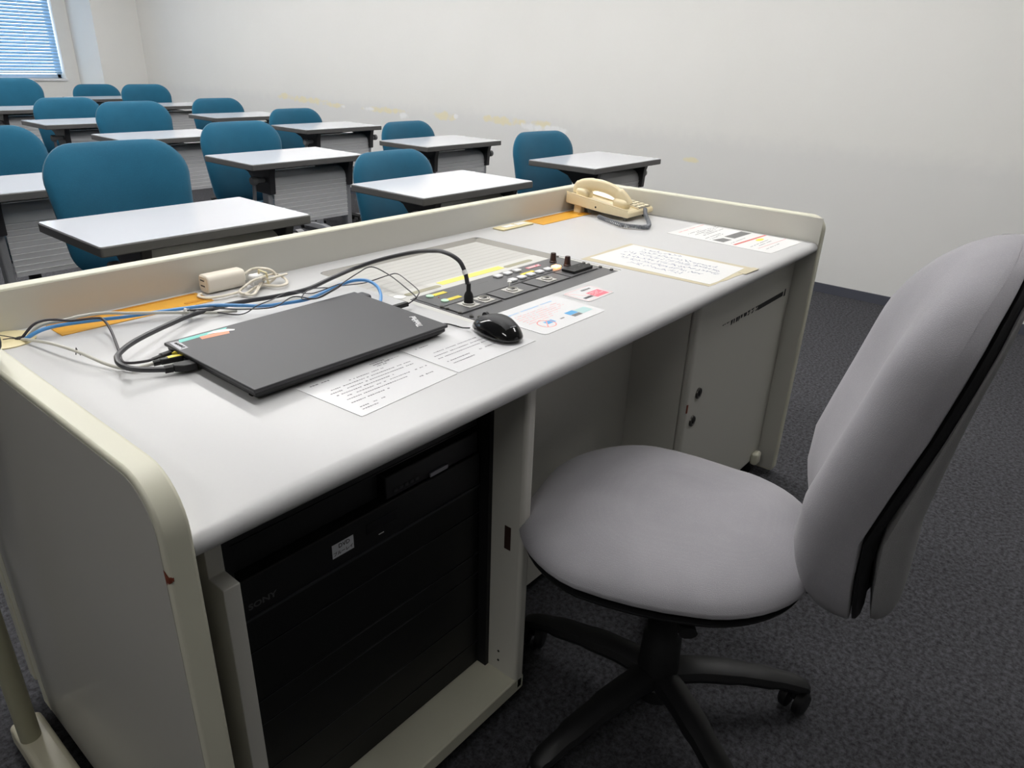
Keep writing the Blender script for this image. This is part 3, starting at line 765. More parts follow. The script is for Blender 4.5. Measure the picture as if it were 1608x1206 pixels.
dashes(mb, .49, .516, .208, H, z, .005); dashes(mb, .50, .60, .176, H, z, .0045); dashes(mb, .49, .61, .164, H, z, .0045); dashes(mb, .488, .62, .153, H, z, .0045); dashes(mb, .49, .60, .135, H, z, .005, skip=.3); dashes(mb, .488, .54, .124, H, z, .0045)
mb.build('printed_text', 'ink', s2, smooth=False)
def rpoly(x0, x1, y0, y1, r, n=6):
    o = []
    for cx, cy, a in ((x1-r, y0+r, -90), (x1-r, y1-r, 0), (x0+r, y1-r, 90), (x0+r, y0+r, 180)):
        for i in range(n+1):
            q = math.radians(a+90*i/n); o.append((cx+r*math.cos(q), cy+r*math.sin(q)))
    return o
s3, z = sheet('notice_sheet', 'laminated notice with red prohibition circle and blue blocks, beside the mouse', rpoly(.694, .886, .098, .2315, .01), ZW+.0002, .0006, 'paper')
mb = MB(); dashes(mb, .722, .852, .207, .005, z, .006); mb.build('heading', 'ink_blue', s3, smooth=False)
mb = MB()
for yy, a, b in ((.192, .715, .855), (.184, .715, .85), (.176, .716, .862), (.168, .715, .83), (.160, .715, .81), (.152, .716, .79)): dashes(mb, a, b, yy, .0018, z, .005, skip=.25)
n = 28
for i in range(n):
    a0, a1 = 2*PI*i/n, 2*PI*(i+1)/n; c = (.742, .132)
    mb.add([(c[0]+r*math.cos(a), c[1]+r*math.sin(a), z) for r, a in ((.0165, a0), (.0185, a0), (.0185, a1), (.0165, a1))], [(0, 1, 2, 3)])
mb.add([(.730, .1205, z), (.7315, .119, z), (.755, .1425, z), (.7535, .144, z)], [(0, 1, 2, 3)])
mb.build('red_print', 'ink_red', s3, smooth=False)
quad(MB(), [(.811, .129), (.837, .129), (.837, .1445), (.811, .1445)], z).build('blue_print', 'blue_block', s3, smooth=False)
quad(MB(), [(.742, .128), (.766, .128), (.766, .141), (.742, .141)], z-.0001).build('blue_print', 'blue_block', s3, smooth=False)
quad(MB(), [(.838, .119), (.872, .119), (.872, .1415), (.838, .1415)], z).build('teal_print', 'teal_block', s3, smooth=False)
quad(MB(), [(.811, .118), (.8365, .118), (.8365, .128), (.811, .128)], z).add([(.781, .128, z), (.793, .128, z), (.793, .132, z), (.781, .132, z)], [(0, 1, 2, 3)]).build('grey_print', 'grey_print', s3, smooth=False)
s4, z = sheet('warning_card', 'small laminated card with a pink block, in front of the control panel', rpoly(.905, 1.001, .151, .2185, .006), ZW+.0002, .0006, 'paper', 'card')
z4 = z
quad(MB(), [(.9465, .1575), (.990, .1575), (.990, .188), (.9465, .188)], z).build('pink_block', 'pink', s4, smooth=False)
mb = MB(); dashes(mb, .952, .985, .203, .008, z, .007, fill=.7, skip=0)
quad(mb, [(.915, .165), (.944, .165), (.944, .173), (.915, .173)], z)
mb.build('heading', 'ink_dark', s4, smooth=False)
mb = MB(); dashes(mb, .952, .98, .182, .002, z+.0002, .004); dashes(mb, .952, .975, .176, .002, z+.0002, .004); dashes(mb, .952, .982, .170, .002, z+.0002, .004); mb.build('white_print', 'white', s4, smooth=False)
mb = MB()
for a, b, c, d in ((.909, .997, .1545, .1552), (.909, .997, .2148, .2155), (.909, .9098, .1545, .2155), (.9964, .9972, .1545, .2155)): mb.box(a, b, c, d, z-.0001, z)
mb.add([(.912, .2145, z), (.9135, .2155, z), (.948, .157, z), (.9465, .156, z)], [(0, 1, 2, 3)])
mb.build('red_border', 'ink_red', s4, smooth=False)
# printed sheet at the right end
s5, z = sheet('notice_sheet', 'printed white sheet with red bar and grey photo block, right end of the desk', [(1.579, .048), (1.7935, .036), (1.7975, .346), (1.593, .355)], ZW+.0002, .0005, 'paper_matte')
mb = MB(); dashes(mb, 1.623, 1.783, .333, .004, z, .006); mb.build('heading', 'ink_red', s5, smooth=False)
mb = MB(); random.seed(9)
for yy, a, b in ((.305, 1.625, 1.70), (.296, 1.66, 1.78), (.286, 1.63, 1.78), (.276, 1.66, 1.74), (.266, 1.64, 1.775), (.245, 1.61, 1.70), (.236, 1.66, 1.70)): dashes(mb, a, b, yy, .003, z, .006)
mb.build('text', 'ink_dark', s5, smooth=False)
mb = MB(); random.seed(9)
for yy, a, b in ((.232, 1.61, 1.66), (.17, 1.61, 1.70), (.115, 1.61, 1.73), (.104, 1.64, 1.72), (.075, 1.61, 1.70)): dashes(mb, a, b, yy, .003, z, .007)
mb.build('text', 'ink', s5, smooth=False)
quad(MB(), [(1.672, .188), (1.775, .182), (1.776, .214), (1.672, .219)], z).add([(1.604, .190, z), (1.651, .186, z), (1.653, .213, z), (1.607, .224, z)], [(0, 1, 2, 3)]).build('photo_block', 'grey_print', s5, smooth=False)
quad(MB(), [(1.598, .152), (1.782, .140), (1.782, .147), (1.598, .160)], z).add([(1.608, .0925, z), (1.778, .083, z), (1.778, .0845, z), (1.608, .094, z)], [(0, 1, 2, 3)]).build('red_bar', 'red_bar', s5, smooth=False)
quad(MB(), [(1.692+.02*(1+math.cos(2*PI*i/16)), .132+.0085*math.sin(2*PI*i/16)) for i in range(16)], z+.0001).build('yellow_mark', 'yellow_print', s5, smooth=False)
# handwritten note under film
s6 = thing('handwritten_note', 'handwritten note under old yellowed film, right of the control panel', 'note')
random.seed(33)
ed = []
for (ax, ay), (bx, by) in (((1.184, .028), (1.406, .012)), ((1.406, .012), (1.403, .3585)), ((1.403, .3585), (1.172, .358)), ((1.172, .358), (1.184, .028))):
    for i in range(9): t_ = i/9; ed.append((ax+(bx-ax)*t_+random.uniform(-.0018, .0018), ay+(by-ay)*t_+random.uniform(-.002, .002)))
MB().prism(ed, 'z', ZW+.0002, ZW+.0006).build('film', 'tape_old', s6, smooth=False)['label'] = 'yellowed clear film edge'
MB().prism([(1.199, .034), (1.232, .031), (1.388, .036), (1.396, .345), (1.196, .348)], 'z', ZW+.0006, ZW+.0009).build('sheet', 'paper_matte', s6, smooth=False)
mb = MB()
for xx, a, b in ((1.372, .20, .30), (1.345, .09, .30), (1.318, .07, .32), (1.291, .06, .31), (1.262, .09, .30), (1.235, .12, .26)):
    yv = a
    while yv < b:
        w = random.uniform(.006, .011)
        for _ in range(3):
            ax, ay = xx+random.uniform(-.007, .007), yv+random.uniform(-.004, .004); an = random.choice((0, PI/2, .8, -.8)); l = random.uniform(.003, .007)
            dx, dy = l*math.cos(an), l*math.sin(an); nx, ny = -math.sin(an)*.0006, math.cos(an)*.0006
            mb.add([(ax-dx-nx, ay-dy-ny, ZW+.0011), (ax+dx-nx, ay+dy-ny, ZW+.0011), (ax+dx+nx, ay+dy+ny, ZW+.0011), (ax-dx+nx, ay-dy+ny, ZW+.0011)], [(0, 1, 2, 3)])
        yv += w+.004
mb.build('handwriting', 'ink_hand', s6, smooth=False)
MB().prism([(1.338, .012), (1.409, .008), (1.411, .024), (1.34, .03)], 'z', ZW+.0006, ZW+.001).build('tape', 'yellow_print' if False else 'tape_old', s6, smooth=False)

# ------------------------------------------------------------------ laptop
lt = thing('laptop', 'closed dark grey laptop with teal and coral stickers, cables plugged into its left side', 'laptop')
LID = [(.2055, .2165), (.5735, .2155), (.5800, .4720), (.2065, .4670)]
def shrink(poly, d):
    cx = sum(p[0] for p in poly)/len(poly); cy = sum(p[1] for p in poly)/len(poly)
    return [(p[0]+(d if p[0] < cx else -d), p[1]+(d if p[1] < cy else -d)) for p in poly]
lid = MB().prism(LID, 'z', .7562, .7620).build('lid', 'laptop', lt, bevel=.0018, seg=3)
b0, b1 = shrink(LID, .010), shrink(LID, .0035)
mb = MB(); vs = [(p[0], p[1], .7435) for p in b0]+[(p[0], p[1], .7495) for p in b1]+[(p[0], p[1], .7560) for p in b1]
mb.add(vs, [(3, 2, 1, 0), (8, 9, 10, 11)]+[(i, (i+1) % 4, (i+1) % 4+4, i+4) for i in range(4)]+[(i+4, (i+1) % 4+4, (i+1) % 4+8, i+8) for i in range(4)])
mb.build('base', 'laptop_dark', lt, bevel=.001)
for fx, fy in ((.235, .245), (.545, .245), (.235, .445), (.545, .445)): MB().box(fx-.02, fx+.02, fy-.004, fy+.004, .7413, .7436).build('rubber_foot', 'black_matte', lt, smooth=False)
MB().box(.574, .603, .447, .477, .7425, .7575).build('rear_bumper', 'laptop', lt, bevel=.006, seg=3)
zl = .7622
MB().prism([(.222, .4485), (.300, .4520), (.3095, .4615), (.2275, .4610)], 'z', .762, zl).build('teal_sticker', 'teal_tab', lid, smooth=False)
MB().prism([(.2535, .4385), (.2975, .4330), (.3040, .4480), (.2560, .4510)], 'z', zl, zl+.0001).build('coral_sticker', 'coral_tab', lid, smooth=False)
MB().prism([(.270, .4540), (.2950, .4455), (.3100, .4400), (.3130, .4440), (.3040, .4540), (.2850, .4600)], 'z', zl+.0001, zl+.0002).build('white_sticker', 'white', lid, smooth=False)
MB().prism([(.209, .421), (.222, .421), (.225, .457), (.212, .4595)], 'z', .762, zl).build('maker_badge', 'badge', lid, smooth=False)
text_mesh(None, 'Lenovo', .0095, 'maker_mark', 'laptop_dark', lid, (.217, .439, zl+.0002), (0, 0, PI/2), bold=.0001)
text_mesh(None, 'ThinkPad', .0142, 'model_mark', 'logo', lid, (.546, .2645, zl), (0, 0, math.radians(62)), ext=.0003, bold=.0004)

def plug(name, label, cat, pts, rad, m, flat=.5, seg=8, parent=None):
    o = MB().tube(pts, rad, seg, flat=flat).build(name, m, parent)
    if not parent: tag(o, label, cat)
    return o

# ------------------------------------------------------------------ cables
BLACK_THICK = [(0.7196, 0.306, 0.7721), (0.7188, 0.307, 0.7834), (0.7186, 0.312, 0.8023), (0.7182, 0.325, 0.822), (0.7181, 0.345, 0.8306), (0.7243, 0.375, 0.8314), (0.7346, 0.41, 0.8257), (0.743, 0.48, 0.8088), (0.7171, 0.55, 0.7854), (0.6844, 0.5945, 0.765), (0.6113, 0.5855, 0.758), (0.5369, 0.5677, 0.754), (0.4738, 0.5825, 0.75), (0.4006, 0.5975, 0.75), (0.3176, 0.5839, 0.753), (0.2608, 0.5563, 0.756), (0.206, 0.5219, 0.76), (0.1698, 0.496, 0.762), (0.14, 0.4653, 0.764), (0.1281, 0.4459, 0.763), (0.1247, 0.4227, 0.761), (0.1388, 0.4067, 0.756), (0.1698, 0.3914, 0.751)]
DARK_THIN = [(0.0803, 0.6974, 0.7395), (0.0793, 0.6803, 0.746), (0.0955, 0.6718, 0.765), (0.1102, 0.6714, 0.77), (0.1295, 0.6689, 0.768), (0.1469, 0.6529, 0.766), (0.18, 0.6457, 0.764), (0.1881, 0.6345, 0.762), (0.1813, 0.5931, 0.756), (0.1578, 0.5137, 0.75), (0.1434, 0.47, 0.749), (0.1475, 0.4519, 0.75), (0.1657, 0.4403, 0.751), (0.1767, 0.4414, 0.751)]
BLUE = [(0.0847, 0.6888, 0.7395), (0.0839, 0.6701, 0.748), (0.1031, 0.6677, 0.756), (0.1278, 0.6707, 0.757), (0.1637, 0.669, 0.755), (0.2001, 0.6592, 0.754), (0.2325, 0.6495, 0.753), (0.2986, 0.632, 0.753), (0.3563, 0.5994, 0.756), (0.3939, 0.5581, 0.757), (0.4212, 0.5249, 0.758), (0.4749, 0.5063, 0.758), (0.5094, 0.5069, 0.758), (0.5648, 0.5198, 0.762), (0.5885, 0.5124, 0.768), (0.6135, 0.5074, 0.77), (0.6314, 0.4935, 0.768), (0.6325, 0.4684, 0.762), (0.6139, 0.4358, 0.756), (0.5827, 0.4016, 0.752)]
GREY_USB = [(0.0815, 0.6901, 0.7395), (0.0801, 0.6734, 0.746), (0.089, 0.6302, 0.752), (0.0971, 0.5879, 0.756), (0.1087, 0.5314, 0.756), (0.1218, 0.4834, 0.749), (0.1324, 0.4568, 0.746), (0.145, 0.4354, 0.7475), (0.1691, 0.4262, 0.75)]
GREY_LONG = [(0.093, 0.6969, 0.7395), (0.0953, 0.6874, 0.748), (0.1129, 0.6825, 0.76), (0.1478, 0.672, 0.763), (0.1645, 0.6684, 0.765), (0.1988, 0.6586, 0.765), (0.2322, 0.646, 0.76), (0.2801, 0.6225, 0.755), (0.3123, 0.6029, 0.752), (0.351, 0.5811, 0.748), (0.3884, 0.5673, 0.746)]
THIN_A = [(0.3123, 0.5968, 0.757), (0.3478, 0.5858, 0.75), (0.3733, 0.5525, 0.746), (0.387, 0.5351, 0.75), (0.4014, 0.5188, 0.764), (0.4422, 0.5319, 0.764), (0.4874, 0.5487, 0.764), (0.5075, 0.5152, 0.764), (0.5284, 0.5082, 0.766), (0.5629, 0.4984, 0.774), (0.5613, 0.4865, 0.775), (0.5326, 0.4804, 0.77), (0.5, 0.4755, 0.766), (0.4812, 0.4921, 0.764), (0.4904, 0.5133, 0.762), (0.5293, 0.546, 0.76), (0.5599, 0.5521, 0.756), (0.5782, 0.5527, 0.752)]
THIN_B = [(0.31, 0.5915, 0.76), (0.3466, 0.5591, 0.762), (0.3724, 0.5202, 0.764), (0.4178, 0.4927, 0.764), (0.4719, 0.5137, 0.766), (0.4896, 0.4804, 0.766), (0.5073, 0.4756, 0.768), (0.5491, 0.4822, 0.776), (0.6295, 0.5257, 0.776), (0.6842, 0.5461, 0.776), (0.681, 0.4896, 0.772), (0.6562, 0.4154, 0.768), (0.6404, 0.3665, 0.762), (0.6372, 0.3685, 0.756), (0.6256, 0.3701, 0.752)]
THIN_C = [(0.5869, 0.5627, 0.748), (0.6203, 0.5549, 0.748), (0.6567, 0.5353, 0.75), (0.7123, 0.5262, 0.757), (0.7133, 0.4994, 0.765), (0.6871, 0.4399, 0.768), (0.665, 0.3855, 0.765), (0.6463, 0.3675, 0.763), (0.6307, 0.365, 0.757), (0.6187, 0.3662, 0.752)]
CORD_A = [(0.4933, 0.7096, 0.765), (0.5118, 0.713, 0.77), (0.5193, 0.6941, 0.775), (0.5364, 0.683, 0.77), (0.5428, 0.677, 0.758), (0.5272, 0.6727, 0.75), (0.5044, 0.667, 0.748), (0.486, 0.6651, 0.747), (0.4504, 0.6413, 0.747), (0.4466, 0.6544, 0.75), (0.4597, 0.6565, 0.757), (0.483, 0.6614, 0.764), (0.4972, 0.6567, 0.766)]
CORD_B = [(0.4476, 0.6612, 0.747), (0.4145, 0.6594, 0.747), (0.3891, 0.672, 0.746), (0.3842, 0.6934, 0.746), (0.3956, 0.7049, 0.746)]
CORD_C = [(0.5097, 0.6785, 0.755), (0.5215, 0.6621, 0.76), (0.5683, 0.677, 0.757)]
CORD_D = [(0.4922, 0.6601, 0.765), (0.5442, 0.6854, 0.76), (0.5564, 0.667, 0.752), (0.544, 0.6425, 0.749), (0.525, 0.6409, 0.748), (0.5115, 0.6601, 0.748), (0.4995, 0.6746, 0.75)]
CORD_E = [(0.4483, 0.649, 0.747), (0.4576, 0.6286, 0.747), (0.4808, 0.6477, 0.748), (0.5119, 0.678, 0.752)]
HANDSET_CORD = [(1.7299, 0.5107, 0.765), (1.704, 0.49, 0.756), (1.6609, 0.4555, 0.75), (1.6105, 0.4241, 0.749), (1.5812, 0.4217, 0.749), (1.5648, 0.4476, 0.749), (1.5554, 0.4845, 0.749), (1.5807, 0.5446, 0.749), (1.6067, 0.5957, 0.749)]

def cable(name, label, pts, r, m, cat='cable', sub=8, seg=8, flat=1.0):
    t = thing(name, label, cat, loc=(0, 0, 0))
    o = MB().tube(cr_spline(pts, sub), r, seg, flat=flat).build('cord', m, t); return t
ck = cable('display_cable', 'thick black cable arching from the control panel socket to the laptop', BLACK_THICK[1:], .0042, 'cable_black', sub=10, seg=10)
x, y, z = BLACK_THICK[0]
MB().lathe([(.0080, .7440), (.0092, .7455), (.0092, .7600), (.0078, .7650), (.0045, .7705), (.0042, .785)][::1], 16, (.7195, .3045, 0)).build('round_plug', 'black', ck)
MB().tube([(.7187, .3115, .8010), (.7185, .316, .8085)], .0050, 12).build('white_band', 'white', ck)
MB().tube([(.1690, .3915, .7508), (.176, .3895, .7508), (.180, .388, .7508)], .0060, 10).build('strain_relief', 'black', ck)
MB().prism([(.179, .384), (.190, .374), (.2085, .370), (.2085, .391), (.190, .395), (.181, .394)], 'z', .7455, .7560).build('plug_body', 'black', ck, bevel=.0015)
dk = cable('power_cable', 'dark thin cable rising from the grommet and dropping to the rear laptop plug', DARK_THIN, .0021, 'cable_dark')
MB().tube([(.176, .4415, .751), (.188, .444, .751), (.190, .4445, .7515), (.209, .4475, .7515)], [.0035, .0042, .0058, .0058], 10, flat=.65).build('plug_body', 'black', dk)
bl = cable('network_cable', 'blue network cable running along the amber cover behind the laptop', BLUE, .0031, 'cable_blue', seg=10)
gu = cable('usb_cable', 'light grey cable drooping from the grommet to the yellow-tagged laptop plug', GREY_USB, .0026, 'cable_grey')
MB().tube([(.169, .4258, .7505), (.178, .4235, .751)], .0045, 10).build('strain_relief', 'black', gu)
gp = MB().prism([(.177, .4190), (.2085, .4120), (.2105, .4215), (.179, .4290)], 'z', .7465, .7555).build('plug_body', 'black', gu, bevel=.002)
MB().prism([(.188, .4175), (.2080, .4130), (.2095, .4205), (.190, .4250)], 'z', .7556, .7560).build('yellow_tag', 'yellow_tab', gu, smooth=False)
MB().prism([(.200, .4300), (.2075, .4280), (.2080, .4340)], 'z', .7535, .7575).build('yellow_tag', 'yellow_tab', gu, smooth=False)
MB().tube([(.1068, .5405, .7500), (.1075, .5360, .7620), (.1105, .5330, .7500)], .0008, 6).build('wire_tie', 'cable_dark', gu)
gl = cable('video_cable', 'long light grey cable lying along the amber cover towards the tie', GREY_LONG, .0028, 'cable_grey')
MB().tube([(.3085, .6080, .7470), (.3110, .6010, .7600), (.3140, .5960, .7600), (.3160, .5920, .7420)], .0018, 6).build('white_tie', 'white', gl)
cable('thin_cable', 'thin black cable looping over itself behind the laptop lid', THIN_A, .0011, 'cable_black', sub=6, seg=6)
tb = cable('thin_cable', 'thin black cable arching high behind the laptop to the small plug', THIN_B, .0012, 'cable_black', sub=6, seg=6)
MB().box(.5775, .622, .3655, .3750, .7475, .7560).build('small_plug', 'black', tb, bevel=.0015)
cable('thin_cable', 'thin dark cable with a square bend above the shutter, right of the blue cable', THIN_C, .0011, 'cable_dark', sub=6, seg=6)
MB().tube([(.076, .694, .7440), (.064, .704, .748), (.055, .715, .750)], .0008, 5).tube([(.078, .690, .7440), (.066, .690, .747), (.056, .686, .749)], .0008, 5).build('wire_tie', 'black', dk)

# power tap and its tied cord
pt = thing('power_tap', 'off-white power tap with two slots, its flat cord tied in loops, against the back panel', 'power tap')
mb = MB(); o_ = rpoly(.699, .736, .7415, .777, .011)
vs = [(.400, y, z) for y, z in o_]
mb.prism([(y, z) for y, z in o_], 'x', .409, .490)
tb_ = mb.build('tap_body', 'brick', pt, bevel=.003, seg=3)
MB().box(.4080, .4092, .708, .728, .748, .774).build('socket_face', 'brick', tb_, smooth=False)
for zz in (.7555, .7665): MB().box(.4074, .4081, .711, .725, zz-.0011, zz+.0011).build('slot', 'label_text', tb_, smooth=False)
for n_, P_ in (('a', CORD_A), ('b', CORD_B), ('d', CORD_D), ('e', CORD_E), ('c', CORD_C)):
    MB().tube(cr_spline(P_, 8), .0032, 8, flat=.75).build('cord', 'cable_white', pt)
MB().box(.490, .515, .672, .694, .7445, .768).build('tap_plug', 'white', pt, bevel=.004, seg=3)
for dy in (-.004, .004): MB().box(.481, .4905, .683+dy-.0008, .683+dy+.0008, .753, .759).build('prong', 'metal', pt, smooth=False)
MB().tube([(.512, .690, .748), (.508, .680, .776), (.515, .666, .772), (.517, .664, .747)], .0022, 6).build('cord_tie', 'ivory', pt)

# ------------------------------------------------------------------ mouse
ms = thing('computer_mouse', 'glossy black corded computer mouse on the white notice', 'mouse', (.6335, .158, 0), math.radians(-8))
zb = ZW+.001
out = [( .0300*math.copysign(abs(math.cos(a))**.85, math.cos(a))*(1-.10*math.sin(a)), .0545*math.copysign(abs(math.sin(a))**.9, math.sin(a))) for a in [2*PI*i/40 for i in range(40)]]
def dm(u, v, w):
    h = 1.0-.30*max(0, v/.0545)-.10*max(0, -v/.0545)**3
    return (u*(1-.0*w), v, zb+.0065+w*h)
MB().cushion(out, .0300, .0055, dm, 10, 2.6, 6, .62).build('body', 'black_gloss', ms)
mb = MB(); rows = 14; colsn = 10; vs = []; fs = []
def surf(u, v):
    import bisect
    best = 0
    # invert the cushion profile: radial fraction of (u, v)
    a = math.atan2(v/.0545, u/.030)
    ru = .0300*abs(math.cos(a))**.85*(1-.10*math.sin(a)); rv = .0545*abs(math.sin(a))**.9
    t = min(.999, math.hypot(u, v)/max(1e-6, math.hypot(ru, rv)))
    w = .0300*max(0, 1-t**2.6)**.62
    return dm(u, v, w)[2]
for i in range(rows+1):
    v = -.046+.094*i/rows; half = .0205*(1-.25*((v-.0)/.055)**2)
    for j in range(colsn+1):
        u = -half+2*half*j/colsn; e = 1-(2*j/colsn-1)**6
        vs.append((u, v, surf(u, v)+.0011*(1 if 0 < i < rows and 0 < j < colsn else -1.5)))
for i in range(rows):
    for j in range(colsn):
        a = i*(colsn+1)+j; fs.append((a, a+1, a+colsn+2, a+colsn+1))
mb.add(vs, fs).build('top_shell', 'mouse_top', ms, angle=60)
MB().lathe([(.0035, -.0035), (.0075, -.003), (.0075, .003), (.0035, .0035)], 18, (0, .0285, zb+.0265), 'x').build('scroll_wheel', 'black_matte', ms)
MB().box(-.006, .006, -.0415, -.0398, 0, .0006).build('maker_mark', 'badge', ms, smooth=False).location = (0, 0, surf(0, -.0405)+.0004)
_m = Matrix.Translation((.6335, .158, 0)) @ Matrix.Rotation(math.radians(-8), 4, 'Z')
mc = MB().tube(cr_spline([_m.inverted() @ Vector(q) for q in ((.6120, .2010, .7495), (.6130, .2200, .7450), (.6150, .2400, .7432), (.6110, .2570, .7432), (.5950, .2680, .7432), (.5700, .2730, .7430))], 6), .0012, 6).build('mouse_cord', 'black', ms)

# ------------------------------------------------------------------ telephone
tp = thing('telephone', 'cream desk telephone with grey coiled cord in the back right corner of the desk', 'telephone')
TX0, TX1 = 1.631, 1.777
zt_ = lambda y: .7725+.115*(y-.507)
mb = MB()
mb.prism([(.507, .756), (.512, .7525), (.60, .756), (.735, .768), (.738, .773), (.738, zt_(.738)-.004), (.734, zt_(.738)), (.513, zt_(.507)), (.507, zt_(.507)-.006)], 'x', TX0, TX1)
tb2 = mb.build('base', 'phone', tp, bevel=.003, seg=3)
for fx in (1.640, 1.745): MB().box(fx, fx+.024, .686, .712, ZW, .766).build('rear_foot', 'phone', tp, bevel=.002)
for fx in (1.645, 1.755): MB().lathe([(.006, ZW), (.006, .7535)], 12, (fx, .525, 0)).build('front_foot', 'phone_grey', tp)
# rim round the handset cradle
mb = MB()
for (a, b, c, d) in ((TX0, TX0+.003, .51, .737), (1.691, 1.694, .51, .737)):
    mb.prism([(c, zt_(c)-.001), (d, zt_(d)-.001), (d, zt_(d)+.005), (c, zt_(c)+.003)], 'x', a, b)
mb.build('cradle_rim', 'phone', tp, bevel=.001)
# handset
hx = 1.6625
hs = MB().tube(cr_spline([(hx, .712, zt_(.71)+.004), (hx, .711, .812), (hx, .700, .822), (hx, .672, .8285), (hx, .635, .8300), (hx, .598, .8245), (hx, .565, .812), (hx, .543, .796), (hx, .533, .783)], 8), [.0215]*14+[.0195]*14+[.0180]*20+[.0215]*17, 14, flat=.46).build('handset', 'phone', tp)
for yy, h0, nm in ((.690, .808, 'earpiece'), (.553, .794, 'mouthpiece')):
    ol = [(.0214*math.copysign(abs(math.cos(2*PI*i/28))**.7, math.cos(2*PI*i/28)), .026*math.copysign(abs(math.sin(2*PI*i/28))**.7, math.sin(2*PI*i/28))) for i in range(28)]
    MB().cushion(ol, .012, .020, lambda u, v, w: (hx+u, yy+v, h0-.004+w+v*.1), 7, 3.5, 6, .5).build(nm, 'phone', hs)
mb = MB(); kp = MB().prism([(.512, zt_(.512)), (.580, zt_(.580)), (.580, zt_(.580)+.001), (.512, zt_(.512)+.001)], 'x', 1.700, 1.766).build('keypad', 'phone_grey', tp)
for i in range(3):
    for j in range(4):
        kx, ky = 1.7115+i*.0215, .5205+j*.0170
        MB().prism([(ky-.0055, zt_(ky-.0055)), (ky+.0055, zt_(ky+.0055)), (ky+.0055, zt_(ky+.0055)+.004), (ky-.0055, zt_(ky-.0055)+.004)], 'x', kx-.008, kx+.008).build('key', 'phone_key', kp, bevel=.001)
MB().prism([(.60, zt_(.60)), (.70, zt_(.70)), (.70, zt_(.70)+.0006), (.60, zt_(.60)+.0006)], 'x', 1.700, 1.766).build('memo_label', 'white', tp, smooth=False)
k = MB().lathe([(.003, -.0004), (.003, .0004)], 12, (TX0-.0003, .625, .7695), 'x').build('line_jack', 'black_matte', tp)
MB().box(TX0-.0006, TX0, .636, .660, .762, .777).build('side_cover', 'phone', tp, smooth=False)
# coiled cord
path = cr_spline([(1.7250, .5060, .7690)]+HANDSET_CORD[1:], 30); mb = MB()
turns = 62; n = len(path); hel = []
for i in range(turns*10+1):
    f = i/(turns*10)*(n-1); a = int(min(n-2, f)); p = path[a].lerp(path[a+1], f-a); t_ = (path[a+1]-path[a]).normalized()
    s_ = t_.cross(Vector((0, 0, 1))).normalized(); u_ = s_.cross(t_); an = 2*PI*i/10
    q_ = p+(s_*math.cos(an)+u_*math.sin(an))*.0050; q_.z = max(q_.z, ZW+.0018); hel.append(q_)
mb.tube(hel, .0017, 6).build('coiled_cord', 'cord_grey', tp)

# ------------------------------------------------------------------ stand by the left side of the desk
st = thing('equipment_stand', 'cream floor stand with round post, against the left side of the teacher desk', 'stand')
MB().prism([(-.22, .0), (.675, .0), (.679, .02), (.672, .048), (.65, .052), (-.2, .052), (-.225, .03)], 'x', -.101, -.0500).build('foot_beam', 'stand_cream', st, bevel=.010, seg=4)
MB().lathe([(.0165, .0515), (.0165, .83)], 24, (-.083, .613, 0)).build('post', 'stand_tube', st)
MB().prism([(-.30, .40), (-.013, .40), (-.0095, .43), (-.035, .60), (-.06, .66), (-.30, .66)], 'z', .826, .868).build('head', 'black', st, bevel=.012, seg=4)

# ------------------------------------------------------------------ office chair
oc = thing('office_chair', 'grey fabric swivel office chair with tall backrest in front of the desk', 'chair', (.757, -.170, 0), math.radians(15))
so = rounded(.195, .210, -.225, .270, .15, .16, 10)
so = [(u*(1+.16*math.exp(-((v-.03)/.18)**2)), v) for u, v in so]
def ds(u, v, w):
    z = .438+w*(1-.15*max(0, (v-.05)/.22)) - .008*max(0, (v-.10)/.17)**2 + .012*max(0, (-v-.05)/.17)
    return (u, v, z)
MB().cushion(so, .052, .022, ds, 12, 3.6, 5, .55).build('seat', 'chair_grey', oc)
MB().cushion([(u*.965, (v-.02)*.965+.02) for u, v in so], .004, .026, lambda u, v, w: (u, v, ds(u, v, 0)[2]-.022+w), 8, 5, 4, .5).build('seat_shell', 'black_matte', oc)
def seam(z):
    T = [(.39, -.284), (.43, -.281), (.51, -.271), (.565, -.265), (.60, -.265), (.635, -.271), (.69, -.287), (.79, -.314), (.86, -.328), (.92, -.343), (1.02, -.378)]
    for (a, b), (c, d) in zip(T, T[1:]):
        if z <= c: 
            t_ = (z-a)/(c-a); return b+(d-b)*t_
    return T[-1][1]
bo = rounded(.150, .146, .408, .995, .11, .144, 10)
bo = [(u*(1+.235*math.exp(-((v-.74)/.25)**4)*.7), v) for u, v in bo]
def db(u, v, w): return (u, seam(v)+w*((1.10-.0*v)+.03*max(0, min(1, (v-.6)/.15)))-max(0, w)*.30*max(0, 1-(u/.15)**2)**1.5+.018*(abs(u)/.2)**2*(1 if w >= 0 else .6), v)
MB().cushion(bo, .082, .006, db, 14, 6, 5, .42).build('backrest', 'chair_grey', oc)
def dsh(u, v, w): return (u, seam(v)-.006+w+.010*(abs(u)/.2)**2, v)
MB().cushion([(u*.992, (v-.71)*.99+.71) for u, v in bo], .002, .018, dsh, 8, 6, 8, .4).build('backrest_shell', 'black_matte', oc)
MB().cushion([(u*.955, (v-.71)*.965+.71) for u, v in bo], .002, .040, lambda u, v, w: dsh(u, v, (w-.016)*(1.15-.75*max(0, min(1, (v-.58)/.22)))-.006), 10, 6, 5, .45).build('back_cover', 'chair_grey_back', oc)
MB().tube(cr_spline([(0, -.02, .398), (0, -.12, .396), (0, -.22, .40), (0, -.29, .42), (0, -.315, .50)], 6), .030, 10, flat=.4).build('back_bar', 'black_matte', oc)
MB().box(-.085, .085, -.13, .10, .365, .408).build('tilt_mechanism', 'black_matte', oc, bevel=.012, seg=3)
